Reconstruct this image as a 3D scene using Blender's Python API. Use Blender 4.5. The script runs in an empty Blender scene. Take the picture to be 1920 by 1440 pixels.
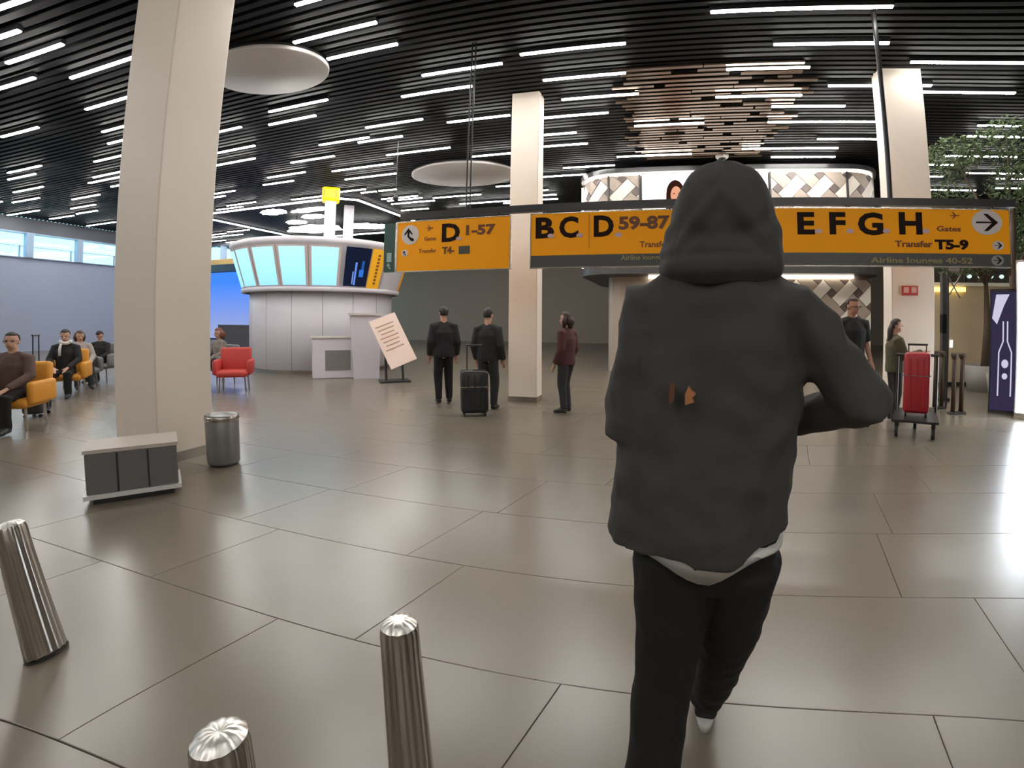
import bpy, bmesh, math, random
from mathutils import Vector, Matrix
random.seed(7)
SC = bpy.context.scene
COL = SC.collection

# ------------------------------------------------------------------ camera (wide action-camera lens), world, exposure
F_PX, K3, CX, CY, ROLL, HC = 902.0, -.1179, 1067.6, 598.5, -.0048, 1.5
cam = bpy.data.cameras.new('camera'); camo = bpy.data.objects.new('camera', cam); COL.objects.link(camo)
cam.type = 'PANO'; cam.panorama_type = 'FISHEYE_LENS_POLYNOMIAL'; cam.fisheye_fov = math.pi
cam.sensor_fit = 'HORIZONTAL'; cam.sensor_width = 19.2; cam.sensor_height = 14.4
cam.fisheye_polynomial_k0 = 0; cam.fisheye_polynomial_k1 = -(100/F_PX); cam.fisheye_polynomial_k2 = 0
cam.fisheye_polynomial_k3 = -K3*(100/F_PX)**3; cam.fisheye_polynomial_k4 = 0
cam.shift_x = -(CX-960)/1920; cam.shift_y = -(720-CY)/1440
cam.clip_start = .02; cam.clip_end = 300
_c, _s = math.cos(ROLL), math.sin(ROLL)
_U = Vector((-_s, _c, 0)); _FW = Vector((0, 0, -1)); _X = _FW.cross(_U)
CAM3 = Matrix((_X, _FW, _U))
camo.matrix_world = Matrix.Translation((0, 0, HC)) @ CAM3.to_4x4()
SC.camera = camo

world = bpy.data.worlds.new('world'); SC.world = world; world.use_nodes = True
_bg = world.node_tree.nodes['Background']; _bg.inputs[0].default_value = (.42, .80, .92, 1); _bg.inputs[1].default_value = 2.1
SC.view_settings.view_transform = 'Standard'; SC.view_settings.look = 'None'
SC.view_settings.gamma = 1.0; SC.view_settings.use_curve_mapping = False
SC.view_settings.exposure = 0.18
SC.cycles.use_denoising = True
SC.cycles.max_bounces = 6; SC.cycles.diffuse_bounces = 4; SC.cycles.glossy_bounces = 3
SC.cycles.sample_clamp_indirect = 6.0
STRIP_POWER = 60.0

# ------------------------------------------------------------------ the hall's own grid
PHI = math.radians(-12.1)
E1 = Vector((math.cos(PHI), math.sin(PHI), 0)); E2 = Vector((-math.sin(PHI), math.cos(PHI), 0))
CEIL = 5.7
def W(u, v, z=0.0): return E1*u + E2*v + Vector((0, 0, z))
def ray(px, py):
    x, y = px-CX, -(py-CY); r = math.hypot(x, y)/F_PX; th = r*(1+K3*r*r); s = math.sin(th)/max(r, 1e-9)/F_PX
    return CAM3 @ Vector((x*s, y*s, -math.cos(th)))
def at_z(px, py, z): d = ray(px, py); return Vector((0, 0, HC)) + d*((z-HC)/d.z)
def at_D(px, py, D): d = ray(px, py); return Vector((0, 0, HC)) + d*(D/math.hypot(d.x, d.y))
def at_v(px, py, v): d = ray(px, py); return Vector((0, 0, HC)) + d*(v/d.dot(E2))
def at_u(px, py, u): d = ray(px, py); return Vector((0, 0, HC)) + d*(u/d.dot(E1))
def uv(p): return p.dot(E1), p.dot(E2)
def azD(az, D, z=0): a = math.radians(az); return Vector((math.sin(a)*D, math.cos(a)*D, z))

# ------------------------------------------------------------------ materials
MATS = {}
def mat(name, col, rough=.5, metal=0, noise=0, scale=8, emit=0, ecol=None, bump=0, coat=0, spec=.5):
    if name in MATS: return MATS[name]
    m = bpy.data.materials.new(name); m.use_nodes = True; nt = m.node_tree
    b = nt.nodes['Principled BSDF']; c = (*col, 1)
    b.inputs['Base Color'].default_value = c; b.inputs['Roughness'].default_value = rough
    b.inputs['Metallic'].default_value = metal; b.inputs['Specular IOR Level'].default_value = spec
    if coat: b.inputs['Coat Weight'].default_value = coat
    if emit:
        b.inputs['Emission Color'].default_value = (*(ecol or col), 1); b.inputs['Emission Strength'].default_value = emit
    if noise or bump:
        tc = nt.nodes.new('ShaderNodeTexCoord'); n = nt.nodes.new('ShaderNodeTexNoise')
        n.inputs['Scale'].default_value = scale; n.inputs['Detail'].default_value = 4
        nt.links.new(tc.outputs['Object'], n.inputs['Vector'])
        if noise:
            r = nt.nodes.new('ShaderNodeMapRange'); r.inputs[3].default_value = 1-noise; r.inputs[4].default_value = 1+noise
            mx = nt.nodes.new('ShaderNodeMix'); mx.data_type = 'RGBA'; mx.blend_type = 'MULTIPLY'; mx.inputs[0].default_value = 1
            nt.links.new(n.outputs['Fac'], r.inputs[0]); mx.inputs[6].default_value = c
            nt.links.new(r.outputs[0], mx.inputs[7]); nt.links.new(mx.outputs[2], b.inputs['Base Color'])
        if bump:
            bp = nt.nodes.new('ShaderNodeBump'); bp.inputs['Strength'].default_value = bump; bp.inputs['Distance'].default_value = .01
            nt.links.new(n.outputs['Fac'], bp.inputs['Height']); nt.links.new(bp.outputs[0], b.inputs['Normal'])
    MATS[name] = m; return m
def emat(name, col, strength):
    if name in MATS: return MATS[name]
    m = bpy.data.materials.new(name); m.use_nodes = True; nt = m.node_tree; nt.nodes.clear()
    e = nt.nodes.new('ShaderNodeEmission'); o = nt.nodes.new('ShaderNodeOutputMaterial')
    e.inputs[0].default_value = (*col, 1); e.inputs[1].default_value = strength
    nt.links.new(e.outputs[0], o.inputs[0]); MATS[name] = m; return m

# ------------------------------------------------------------------ mesh helpers
def box(bm, c, s, R=None, bev=0):
    r = bmesh.ops.create_cube(bm, size=1); vs = r['verts']
    for v in vs: v.co = Vector((v.co.x*s[0], v.co.y*s[1], v.co.z*s[2]))
    if bev:
        es = list({e for v in vs for e in v.link_edges})
        g = bmesh.ops.bevel(bm, geom=es, offset=bev, segments=2, profile=.5, affect='EDGES'); vs = list({v for f in g['faces'] for v in f.verts} | {v for v in vs if v.is_valid})
    for v in vs:
        p = v.co.copy(); v.co = (R @ p if R else p) + Vector(c)
    return vs
def cyl(bm, p0, p1, r0, r1=None, n=16, cap=True):
    p0, p1 = Vector(p0), Vector(p1); r1 = r0 if r1 is None else r1
    d = (p1-p0).normalized(); a = d.orthogonal().normalized(); b = d.cross(a)
    A = [bm.verts.new(p0+(a*math.cos(t)+b*math.sin(t))*r0) for t in [2*math.pi*i/n for i in range(n)]]
    B = [bm.verts.new(p1+(a*math.cos(t)+b*math.sin(t))*r1) for t in [2*math.pi*i/n for i in range(n)]]
    for i in range(n): bm.faces.new((A[i], A[(i+1) % n], B[(i+1) % n], B[i]))
    if cap: bm.faces.new(A[::-1]); bm.faces.new(B)
def lathe(bm, prof, n=32, a0=0, a1=2*math.pi, c=(0, 0, 0)):
    full = abs(a1-a0-2*math.pi) < 1e-6; k = n if full else n+1; rings = []
    for r, z in prof:
        rings.append([bm.verts.new((c[0]+r*math.sin(a0+(a1-a0)*i/n), c[1]-r*math.cos(a0+(a1-a0)*i/n), c[2]+z)) for i in range(k)])
    for A, B in zip(rings, rings[1:]):
        for i in range(k if full else k-1):
            j = (i+1) % k
            bm.faces.new((A[i], A[j], B[j], B[i]))
    return rings
def prism(bm, pts, y0, y1):     # polygon in local x,z pushed along y
    A = [bm.verts.new((x, y0, z)) for x, z in pts]; B = [bm.verts.new((x, y1, z)) for x, z in pts]
    n = len(pts)
    bm.faces.new(A); bm.faces.new(B[::-1])
    for i in range(n): bm.faces.new((A[i], B[i], B[(i+1) % n], A[(i+1) % n]))
def disc_poly(cx, cz, rx, rz=None, n=28): rz = rz or rx; return [(cx+rx*math.cos(2*math.pi*i/n), cz+rz*math.sin(2*math.pi*i/n)) for i in range(n)]
def loft(bm, rings, n=24, cap=True):  # ring = (cx, cy, z, rx, ry)
    R = []
    for cx, cy, z, rx, ry in rings:
        R.append([bm.verts.new((cx+rx*math.cos(2*math.pi*i/n), cy+ry*math.sin(2*math.pi*i/n), z)) for i in range(n)])
    for A, B in zip(R, R[1:]):
        for i in range(n): bm.faces.new((A[i], A[(i+1) % n], B[(i+1) % n], B[i]))
    if cap: bm.faces.new(R[0][::-1]); bm.faces.new(R[-1])
    return R
def tube(bm, pts, radii, n=14, cap=True, flat=1.0):
    pts = [Vector(p) for p in pts]; R = []; a = None
    for i, p in enumerate(pts):
        d = ((pts[min(i+1, len(pts)-1)]-p).normalized() + (p-pts[max(i-1, 0)]).normalized())
        d = d.normalized()
        if a is None: a = Vector((1, 0, 0)) if abs(d.x) < .9 else Vector((0, 1, 0))
        a = (a-d*a.dot(d)).normalized(); b = d.cross(a); r = radii[i] if hasattr(radii, '__len__') else radii
        R.append([bm.verts.new(p+(a*math.cos(2*math.pi*k/n)+b*math.sin(2*math.pi*k/n)*flat)*r) for k in range(n)])
    for A, B in zip(R, R[1:]):
        for k in range(n): bm.faces.new((A[k], A[(k+1) % n], B[(k+1) % n], B[k]))
    if cap: bm.faces.new(R[0][::-1]); bm.faces.new(R[-1])
def ellipsoid(bm, c, r, seg=20, ring=14, R=None):
    g = bmesh.ops.create_uvsphere(bm, u_segments=seg, v_segments=ring, radius=1)
    for v in g['verts']:
        p = Vector((v.co.x*r[0], v.co.y*r[1], v.co.z*r[2])); v.co = (R @ p if R else p)+Vector(c)
    return g['verts']

def setp(o, label=None, cat=None, group=None, kind=None):
    if label: o['label'] = label
    if cat: o['category'] = cat
    if group: o['group'] = group
    if kind: o['kind'] = kind
    return o
def ob(name, bm, m, parent=None, smooth=False, loc=None, rz=None):
    me = bpy.data.meshes.new(name)
    bmesh.ops.recalc_face_normals(bm, faces=bm.faces[:]); bm.to_mesh(me); bm.free()
    return obm(name, me, m, parent, smooth, loc, rz)
def obm(name, me, m, parent=None, smooth=False, loc=None, rz=None):
    if m is not None and not me.materials: me.materials.append(m)
    if smooth: me.polygons.foreach_set('use_smooth', [True]*len(me.polygons))
    o = bpy.data.objects.new(name, me); COL.objects.link(o)
    if parent: o.parent = parent
    if loc is not None: o.location = loc
    if rz is not None: o.rotation_euler.z = rz
    return o
def thing(name, label, cat, loc, rz=0, group=None, kind=None):
    o = bpy.data.objects.new(name, None); COL.objects.link(o); o.location = loc; o.rotation_euler.z = rz
    o.empty_display_size = .2
    return setp(o, label, cat, group, kind)
def bx(name, c, s, m, parent=None, bev=0, R=None, smooth=False):
    bm = bmesh.new(); box(bm, c, s, R, bev); return ob(name, bm, m, parent, smooth)
def text(name, s, m, parent, x, z, size, y=-.03, bold=.0, align='LEFT', sx=1.0, depth=.003):
    cu = bpy.data.curves.new(name, 'FONT'); cu.body = s; cu.size = size; cu.align_x = align
    cu.extrude = depth; cu.offset = bold; cu.resolution_u = 3
    t = bpy.data.objects.new('tmp', cu); COL.objects.link(t)
    me = bpy.data.meshes.new_from_object(t.evaluated_get(bpy.context.evaluated_depsgraph_get()))
    bpy.data.objects.remove(t); bpy.data.curves.remove(cu)
    for v in me.vertices: v.co = Vector((v.co.x*sx+x, y-v.co.z, v.co.y+z))
    me.materials.clear(); me.name = name
    if size < .13: return setp(obm(name, me, m, parent), kind='stuff')
    bm = bmesh.new(); bm.from_mesh(me); bpy.data.meshes.remove(me); seen = set(); groups = []
    for f in bm.faces:
        if f in seen: continue
        st, isl = [f], []; seen.add(f)
        while st:
            g = st.pop(); isl.append(g)
            for e in g.edges:
                for h in e.link_faces:
                    if h not in seen: seen.add(h); st.append(h)
        xs = [v.co.x for g in isl for v in g.verts]; groups.append((min(xs), max(xs), isl))
    groups.sort(key=lambda q: q[0])
    for x0, x1, isl in groups:
        nb = bmesh.new(); vm = {}
        for g in isl:
            nb.faces.new([vm.setdefault(v, None) or vm.__setitem__(v, nb.verts.new(v.co)) or vm[v] for v in g.verts])
        last = ob('letter', nb, m, parent)
    bm.free(); return last
ORD = 'topmost second third fourth fifth sixth seventh eighth ninth tenth eleventh twelfth thirteenth fourteenth fifteenth sixteenth seventeenth eighteenth nineteenth twentieth twenty-first twenty-second twenty-third twenty-fourth twenty-fifth twenty-sixth twenty-seventh twenty-eighth twenty-ninth thirtieth thirty-first thirty-second'.split()

# ------------------------------------------------------------------ shared materials
M_black = mat('black_slat', (.009, .009, .0095), .6, spec=.2)
M_deck = mat('ceiling_deck', (.006, .006, .007), .8)
M_warm_lit = mat('warm_lit_slat', (.21, .145, .10), .28, .85, noise=.4, scale=2)  # brown base colour carries the shop's warm light reflected on these slats
M_white = mat('white_lacquer', (.62, .58, .54), .4)
M_cream = mat('cream_paint', (.84, .745, .64), .45, noise=.03, scale=2)
M_steel = mat('brushed_steel', (.46, .43, .39), .26, 1.0)
M_dark = mat('dark_metal', (.02, .02, .021), .35)
M_yellow = mat('sign_yellow', (.90, .35, .003), .55, emit=.10, ecol=(.85, .32, .002), spec=.25)
M_grey = mat('sign_grey', (.075, .075, .07), .4)
M_letter = mat('sign_black', (.016, .006, .004), .6, spec=.15)
M_signwhite = mat('sign_white', (.72, .66, .64), .5)
M_glow = emat('white_strip_glow', (1.0, .97, .93), STRIP_POWER)
M_led = emat('white_led_edge', (1.0, .95, .92), 9.0)
M_cove = emat('warm_cove_light', (1.0, .93, .80), 7.0)

# ------------------------------------------------------------------ floor
M_tile = mat('taupe_floor_tile', (.185, .156, .118), .27, noise=.06, scale=1.6, spec=.85)
M_grout = mat('dark_grout', (.085, .072, .058), .8)
bm = bmesh.new(); box(bm, W(2, 13, -.056), (62, 52, .10), Matrix.Rotation(PHI, 3, 'Z'))
floor = setp(ob('floor', bm, M_grout), 'large taupe tiled hall floor with a soft sheen', 'floor', kind='structure')
TW, TH = 1.45, .833
SKEW = .229
def tile_bm(bm, x, y, w=TW-.0035, h=TH-.0035):
    z0, z1, c = -.02, 0.0, .0018
    P = [(-w/2, -h/2), (w/2, -h/2), (w/2, h/2), (-w/2, h/2)]; Q = [(-w/2+c, -h/2+c), (w/2-c, -h/2+c), (w/2-c, h/2-c), (-w/2+c, h/2-c)]
    A = [bm.verts.new((x+a+b*SKEW, y+b, z1-c)) for a, b in P]; B = [bm.verts.new((x+a+b*SKEW, y+b, z1)) for a, b in Q]; D = [bm.verts.new((x+a+b*SKEW, y+b, z0)) for a, b in P]
    bm.faces.new(B)
    for i in range(4):
        j = (i+1) % 4; bm.faces.new((A[i], A[j], B[j], B[i])); bm.faces.new((D[i], D[j], A[j], A[i]))
bm = bmesh.new(); tile_bm(bm, 0, 0); tile_me = bpy.data.meshes.new('tile'); bm.to_mesh(tile_me); bm.free(); tile_me.materials.append(M_tile)
cells = []
for k in range(-14, 42):
    off = {0: -.49, 1: .16, 2: -.05}.get(k, [-.49, .2][k % 2] + .1*math.sin(k*2.3))
    for i in range(-22, 24):
        u, v = off+TW*(i+.5), .88+TH*(k+.5)
        p = W(u, v); a = math.degrees(math.atan2(p.x, p.y)); D = p.length
        cells.append((D if abs(a) < 66 else 1000+D, u, v))
cells.sort()
far = bmesh.new()
for i, (D, u, v) in enumerate(cells):
    if i < 290:
        obm('tile', tile_me, None, floor, loc=W(u, v), rz=PHI)
    else: tile_bm(far, u, v)
setp(ob('tile_field', far, M_tile, floor, rz=PHI), kind='stuff')

# ------------------------------------------------------------------ ceiling: deck, black slats, slats coloured for the shop's warm glow
U0, U1 = -26.3, 20.0
bm = bmesh.new(); box(bm, W((U0+U1)/2, 12, CEIL+.42), (U1-U0, 46, .1), Matrix.Rotation(PHI, 3, 'Z'))
ceiling = setp(ob('ceiling', bm, M_deck), 'black slatted ceiling carrying rows of white strip lights', 'ceiling', kind='structure')
bm = bmesh.new(); box(bm, (0, 0, 0), (U1-U0, .088, .10)); slat_me = bpy.data.meshes.new('slat'); bm.to_mesh(slat_me); bm.free(); slat_me.materials.append(M_black)
PITCH = .157; NS = 158
for k in range(NS):
    obm('slat', slat_me, None, ceiling, loc=W((U0+U1)/2, 1.2+k*PITCH, CEIL+.10), rz=PHI)
rear = bmesh.new()
for k in range(56):
    box(rear, W((U0+U1)/2, 1.2+(k+NS)*PITCH, CEIL+.10), (U1-U0, .088, .1), Matrix.Rotation(PHI, 3, 'Z'))
    box(rear, W((U0+U1)/2, 1.2-(k+1)*PITCH, CEIL+.10), (U1-U0, .088, .1), Matrix.Rotation(PHI, 3, 'Z'))
setp(ob('slat_field', rear, M_black, ceiling), kind='stuff')
bm = bmesh.new(); box(bm, (0, 0, 0), (1, .080, .03)); warm_lit_me = bpy.data.meshes.new('warm_lit_slat'); bm.to_mesh(warm_lit_me); bm.free(); warm_lit_me.materials.append(M_warm_lit)
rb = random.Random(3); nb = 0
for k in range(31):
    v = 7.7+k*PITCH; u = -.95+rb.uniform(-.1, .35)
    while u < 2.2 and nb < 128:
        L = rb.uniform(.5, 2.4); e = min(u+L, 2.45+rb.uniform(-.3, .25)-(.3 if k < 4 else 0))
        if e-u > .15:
            o = obm('warm_lit_slat', warm_lit_me, None, ceiling, loc=W((u+e)/2, v, CEIL+.03-rb.choice((0, .012))), rz=PHI); o.scale.x = e-u; nb += 1
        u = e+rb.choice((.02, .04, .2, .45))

# ------------------------------------------------------------------ walls
M_wallA = mat('blue_grey_wall', (.40, .46, .60), .55, noise=.05, scale=.6)
M_dim = mat('dim_wall', (.30, .245, .20), .6)
M_mull = mat('window_mullion', (.40, .55, .74), .4)
M_lintel = mat('grey_lintel', (.17, .18, .21), .5)
M_glass = bpy.data.materials.new('window_glass'); M_glass.use_nodes = True
_nt = M_glass.node_tree; _nt.nodes.clear(); _o = _nt.nodes.new('ShaderNodeOutputMaterial'); _m = _nt.nodes.new('ShaderNodeMixShader')
_t = _nt.nodes.new('ShaderNodeBsdfTransparent'); _g = _nt.nodes.new('ShaderNodeBsdfGlossy'); _t.inputs[0].default_value = (.93, .98, 1, 1); _g.inputs['Roughness'].default_value = .05
_m.inputs[0].default_value = .06; _nt.links.new(_t.outputs[0], _m.inputs[1]); _nt.links.new(_g.outputs[0], _m.inputs[2]); _nt.links.new(_m.outputs[0], _o.inputs[0])
RZ = Matrix.Rotation(PHI, 3, 'Z')
UA = -26.3
wl = setp(bx('wall_left', W(UA-.15, 4.5, 2.02), (.3, 30.4, 4.04), M_wallA, R=RZ), 'tall blue-grey wall under the high windows', 'wall', kind='structure')
bx('lintel', W(UA-.15, 4.5, 5.42), (.3, 30.4, .66), M_lintel, wl, R=RZ)
bx('wall_sill', W(UA-.05, 5.8, 4.03), (.34, 27.6, .04), M_wallA, wl, R=RZ)
va = [at_u(52, 460, UA), at_u(146, 468, UA)]; v1, v2 = va[0].dot(E2), va[1].dot(E2); step = v2-v1
edges = [v1+step*i for i in range(-7, 4)]
nwin = 0
for i, v in enumerate(edges):
    bx('mullion', W(UA+.08, v, 4.57), (.30, .24, 1.06), M_mull, wl, R=RZ)
    if i+1 < len(edges) and i >= 3:
        nwin += 1
        w = setp(bx(f'window_{nwin}', W(UA-.12, v+step/2, 4.57), (.02, step-.20, 1.02), M_glass, R=RZ), None, None, kind='structure')
        bx('rail', W(UA-.04, v+step/2, 4.52), (.04, step-.24, .025), M_mull, w, R=RZ)
        bx('post', W(UA-.06, v+step*.93-.12, 4.30), (.04, .06, .5), M_mull, w, R=RZ)
bx('lower_frame', W(UA+.02, 5.8, 5.08), (.3, 27.6, .06), M_mull, wl, R=RZ)
# wall B: front-facing wall with the lit blue screen
VB = 19.6
wb = setp(bx('wall_back', W(-22.65, VB+.15, 2.38), (7.3, .3, 4.76), M_wallA, R=RZ), 'far wall carrying the glowing blue screen', 'wall', kind='structure')
bx('lintel', W(-22.65, VB+.15, 5.65), (7.3, .3, .18), M_lintel, wb, R=RZ)
for i in range(5): bx('mullion', W(-26.0+i*1.75, VB+.1, 5.16), (.2, .3, .80), M_mull, wb, R=RZ)
nwin += 1
setp(bx(f'window_{nwin}', W(-22.65, VB+.2, 5.16), (7.2, .02, .80), M_glass, R=RZ), kind='structure')
bx('amber_beam', W(-22.65, VB-.1, 4.60), (7.3, .25, .30), mat('amber_beam', (.62, .40, .14), .5), wb, R=RZ)
bx('dark_band', W(-22.65, VB-.12, 4.25), (7.3, .3, .40), mat('dark_teal_band', (.02, .035, .06), .4), wb, R=RZ)
def gradient_screen():
    m = bpy.data.materials.new('blue_screen'); m.use_nodes = True; nt = m.node_tree; nt.nodes.clear()
    o = nt.nodes.new('ShaderNodeOutputMaterial'); e = nt.nodes.new('ShaderNodeEmission'); tc = nt.nodes.new('ShaderNodeTexCoord')
    sp = nt.nodes.new('ShaderNodeSeparateXYZ'); cr = nt.nodes.new('ShaderNodeValToRGB')
    cr.color_ramp.elements[0].color = (.30, .36, .62, 1); cr.color_ramp.elements[1].color = (.055, .24, .95, 1)
    cr.color_ramp.elements[0].position = .1; cr.color_ramp.elements[1].position = .85
    nt.links.new(tc.outputs['Generated'], sp.inputs[0]); nt.links.new(sp.outputs[2], cr.inputs[0]); nt.links.new(cr.outputs[0], e.inputs[0])
    e.inputs[1].default_value = 1.0; nt.links.new(e.outputs[0], o.inputs[0]); return m
sc_t = thing('blue_screen', 'large glowing blue screen wall between the big column and the kiosk', 'screen', W(-22.6, VB-.05, .3), PHI)
bx('display', (0, -.03, 1.88), (7.1, .06, 3.68), gradient_screen(), sc_t)
bx('surround', (0, .01, 1.86), (7.2, .06, 3.76), M_dark, sc_t)
# far end, right side and rear of the hall
setp(bx('wall_far', W(-3, 30, 3), (47, .3, 6), M_dim, R=RZ), 'dim far end wall of the hall', 'wall', kind='structure')
setp(bx('wall_right', W(20.1, 11, 3), (.3, 46, 6), M_dim, R=RZ), 'right side wall of the hall', 'wall', kind='structure')
setp(bx('wall_rear', W(-3, -10.5, 3), (48.5, .3, 6), M_dim, R=RZ), 'pale rear wall of the hall', 'wall', kind='structure')

# ------------------------------------------------------------------ columns
def column(label, p0, a, b, seam=False):
    # p0 = nearest corner, a along +E1 / b along +E2 (signed)
    t = thing('column', label, 'column', p0+E1*a/2+E2*b/2, PHI, kind='structure')
    w, d = abs(a), abs(b)
    bm = bmesh.new(); box(bm, (0, 0, (CEIL+.16)/2), (w, d, CEIL+.16), bev=.012); ob('shaft', bm, M_cream, t)
    bx('base_trim', (0, 0, .05), (w+.02, d+.02, .10), M_steel, t)
    bx('corner_bead', (w/2*(1 if a < 0 else -1), -d/2, CEIL/2), (.012, .012, CEIL), mat('bead', (.70, .61, .52), .5), t)
    return t
# left column: nearest corner at px 290
pL = azD(-45.07, 5.8)
column('massive beige square column, largest and nearest, left of the picture', pL+E1*0, -.72, .66)
pM = azD(-3.9, 8.56); column('slim beige column behind the gap between the two yellow signs', pM, -.53, .36)
pR = azD(36.4, 8.75); column('beige column behind the sign letters G and H, with a red plate', pR, .72, .34)

# ------------------------------------------------------------------ strip lights
STRIPS = [((-20,22),(55,-4)),((-25,80),(34,57)),((11,118),(119,84)),((-20,174),(62,145)),((130,146),(258,107)),((159,205),(245,182)),
((2,257),(72,239)),((190,247),(244,235)),((200,269),(244,261)),((175,303),(240,290)),((171,332),(240,321)),((163,343),(235,331)),
((207,350),(240,345)),((14,324),(78,311)),((16,337),(66,326)),((26,361),(80,350)),((24,380),(73,371)),((-20,382),(4,378)),((16,404),(72,394)),
((134,374),(188,365)),((131,391),(181,384)),((143,401),(183,395)),((94,411),(138,404)),((165,424),(215,416)),
((553,9),(660,-18)),((548,78),(708,45)),((614,111),(745,83)),((505,210),(614,187)),((504,234),(592,217)),((793,143),(940,118)),
((754,182),(884,161)),((685,239),(793,224)),((840,231),(955,215)),((598,272),(692,258)),((671,267),(755,256)),((545,305),(627,293)),
((725,291),(844,277)),((622,321),(737,307)),((648,337),(742,325)),((501,333),(573,323)),((493,347),(551,339)),((885,295),(960,286)),
((380,253),(454,239)),((370,295),(477,273)),((370,317),(478,297)),((380,368),(438,357)),((380,374),(421,367)),((425,386),(480,379)),
((408,394),(454,387)),((548,375),(606,367)),((628,362),(684,354)),((677,362),(706,359)),((710,358),(744,355)),((716,374),(782,367)),
((727,377),(791,371)),((734,383),(815,376)),((753,395),(803,391)),((813,372),(901,364)),((863,383),(960,376)),((838,395),(876,393)),
((930,350),(960,348)),((945,382),(975,379)),((390,441),(424,438)),((426,435),(468,431)),((390,446),(454,439)),((390,454),(421,450)),
((425,455),(451,452)),((454,451),(478,449)),
((977,105),(1172,79)),((1019,152),(1173,136)),((1054,188),(1197,175)),((985,225),(1140,211)),((985,257),(1080,248)),((985,279),(1101,268)),
((1057,316),(1152,309)),((985,335),(1098,326)),((1000,358),(1027,356)),((1000,367),(1043,365)),((1000,376),(1045,372)),((1157,295),(1297,288)),
((1190,238),(1320,229)),((1333,23),(1674,13)),((1451,85),(1668,80)),((1362,132),(1519,125)),((1342,184),(1504,177)),((1447,201),(1585,198)),
((1553,162),(1650,160)),((1439,231),(1650,227)),((1532,262),(1650,260)),((1391,281),(1573,276)),((1445,296),(1567,293)),
((1709,116),(1960,119)),((1700,161),(1742,160)),((1700,173),(1904,174)),((1833,236),(1980,237)),((1813,256),(1960,257)),((1769,293),(1908,294)),
((1720,309),(1798,309)),((1720,331),(1770,331)),((1720,356),(1830,357)),((1811,325),(1930,326)),((1868,335),(1950,336)),((1867,353),(1950,354))]
ZONES = [(240, 'left of the big foreground column'), (560, 'just right of the big foreground column'), (740, 'above or near the yellow beacon'),
         (960, 'between the beacon and the slim middle column'), (1180, 'just right of the slim middle column'), (1420, 'over the warm-lit brown slats'),
         (1690, 'left of the right-hand column'), (3000, 'right of the right-hand column')]
zl = {}
for s in STRIPS:
    (x0, y0), (x1, y1) = s; xm = (x0+x1)/2
    for lim, z in ZONES:
        if xm < lim: zl.setdefault(z, []).append(((y0+y1)/2, s)); break
bm = bmesh.new(); box(bm, (0, 0, 0), (1, .046, .02)); dif_me = bpy.data.meshes.new('diffuser'); bm.to_mesh(dif_me); bm.free(); dif_me.materials.append(M_glow)
bm = bmesh.new(); box(bm, (0, 0, 0), (1, .064, .068)); hou_me = bpy.data.meshes.new('housing'); bm.to_mesh(hou_me); bm.free(); hou_me.materials.append(M_dark)
ZS = CEIL-.03
for z, L in zl.items():
    L.sort(key=lambda q: q[0])
    for i, (_, ((x0, y0), (x1, y1))) in enumerate(L):
        A, B = at_z(x0, y0, ZS), at_z(x1, y1, ZS); c = (A+B)/2; ln = max((B-A).dot(E1), .5)
        o_ = 'topmost' if i == 0 else ORD[i]+' from the top'
        t = thing('strip_light', f'white ceiling strip light {z}, {o_}', 'light', Vector((c.x, c.y, ZS)), PHI, 'white strip lights in the slatted ceiling')
        a = obm('diffuser', dif_me, None, t, loc=(0, 0, .0)); a.scale.x = ln
        b = obm('housing', hou_me, None, t, loc=(0, 0, .045)); b.scale.x = ln+.03
# the rows go on behind and over the viewpoint
bm = bmesh.new(); rr = random.Random(11)
for k in range(52):
    u, v = rr.uniform(-20, 18), rr.uniform(-9.5, 2.9)
    box(bm, W(u, v, ZS), (rr.uniform(1.4, 2.2), .046, .02), RZ)
setp(ob('strip_light_rows', bm, M_glow), 'rows of white strip lights overhead and behind the viewpoint', 'light', kind='stuff')

# ------------------------------------------------------------------ round ceiling panels
def ceiling_disc(label, u, v, ru, rv):
    t = thing('ceiling_disc', label, 'ceiling panel', W(u, v, CEIL-.07), PHI)
    bm = bmesh.new(); r = 1.0; lathe(bm, [(.001, 0), (r-.02, 0), (r, .012), (r, .06), (.001, .06)], 64); do = ob('disc', bm, mat('pale_disc', (.60, .57, .54), .6), t, True); do.scale = (ru, rv, 1)
    bm = bmesh.new(); lathe(bm, [(r*.9, .06), (r*.985, .06), (r*.985, .11), (r*.9, .11)], 64); do = ob('rim', bm, M_dark, t); do.scale = (ru, rv, 1)
ceiling_disc('round pale ceiling panel partly hidden by the big foreground column', -6.50, 5.88, 1.16, .76)
ceiling_disc('round pale ceiling panel left of the slim middle column', -5.85, 12.55, 1.56, 1.16)

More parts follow.
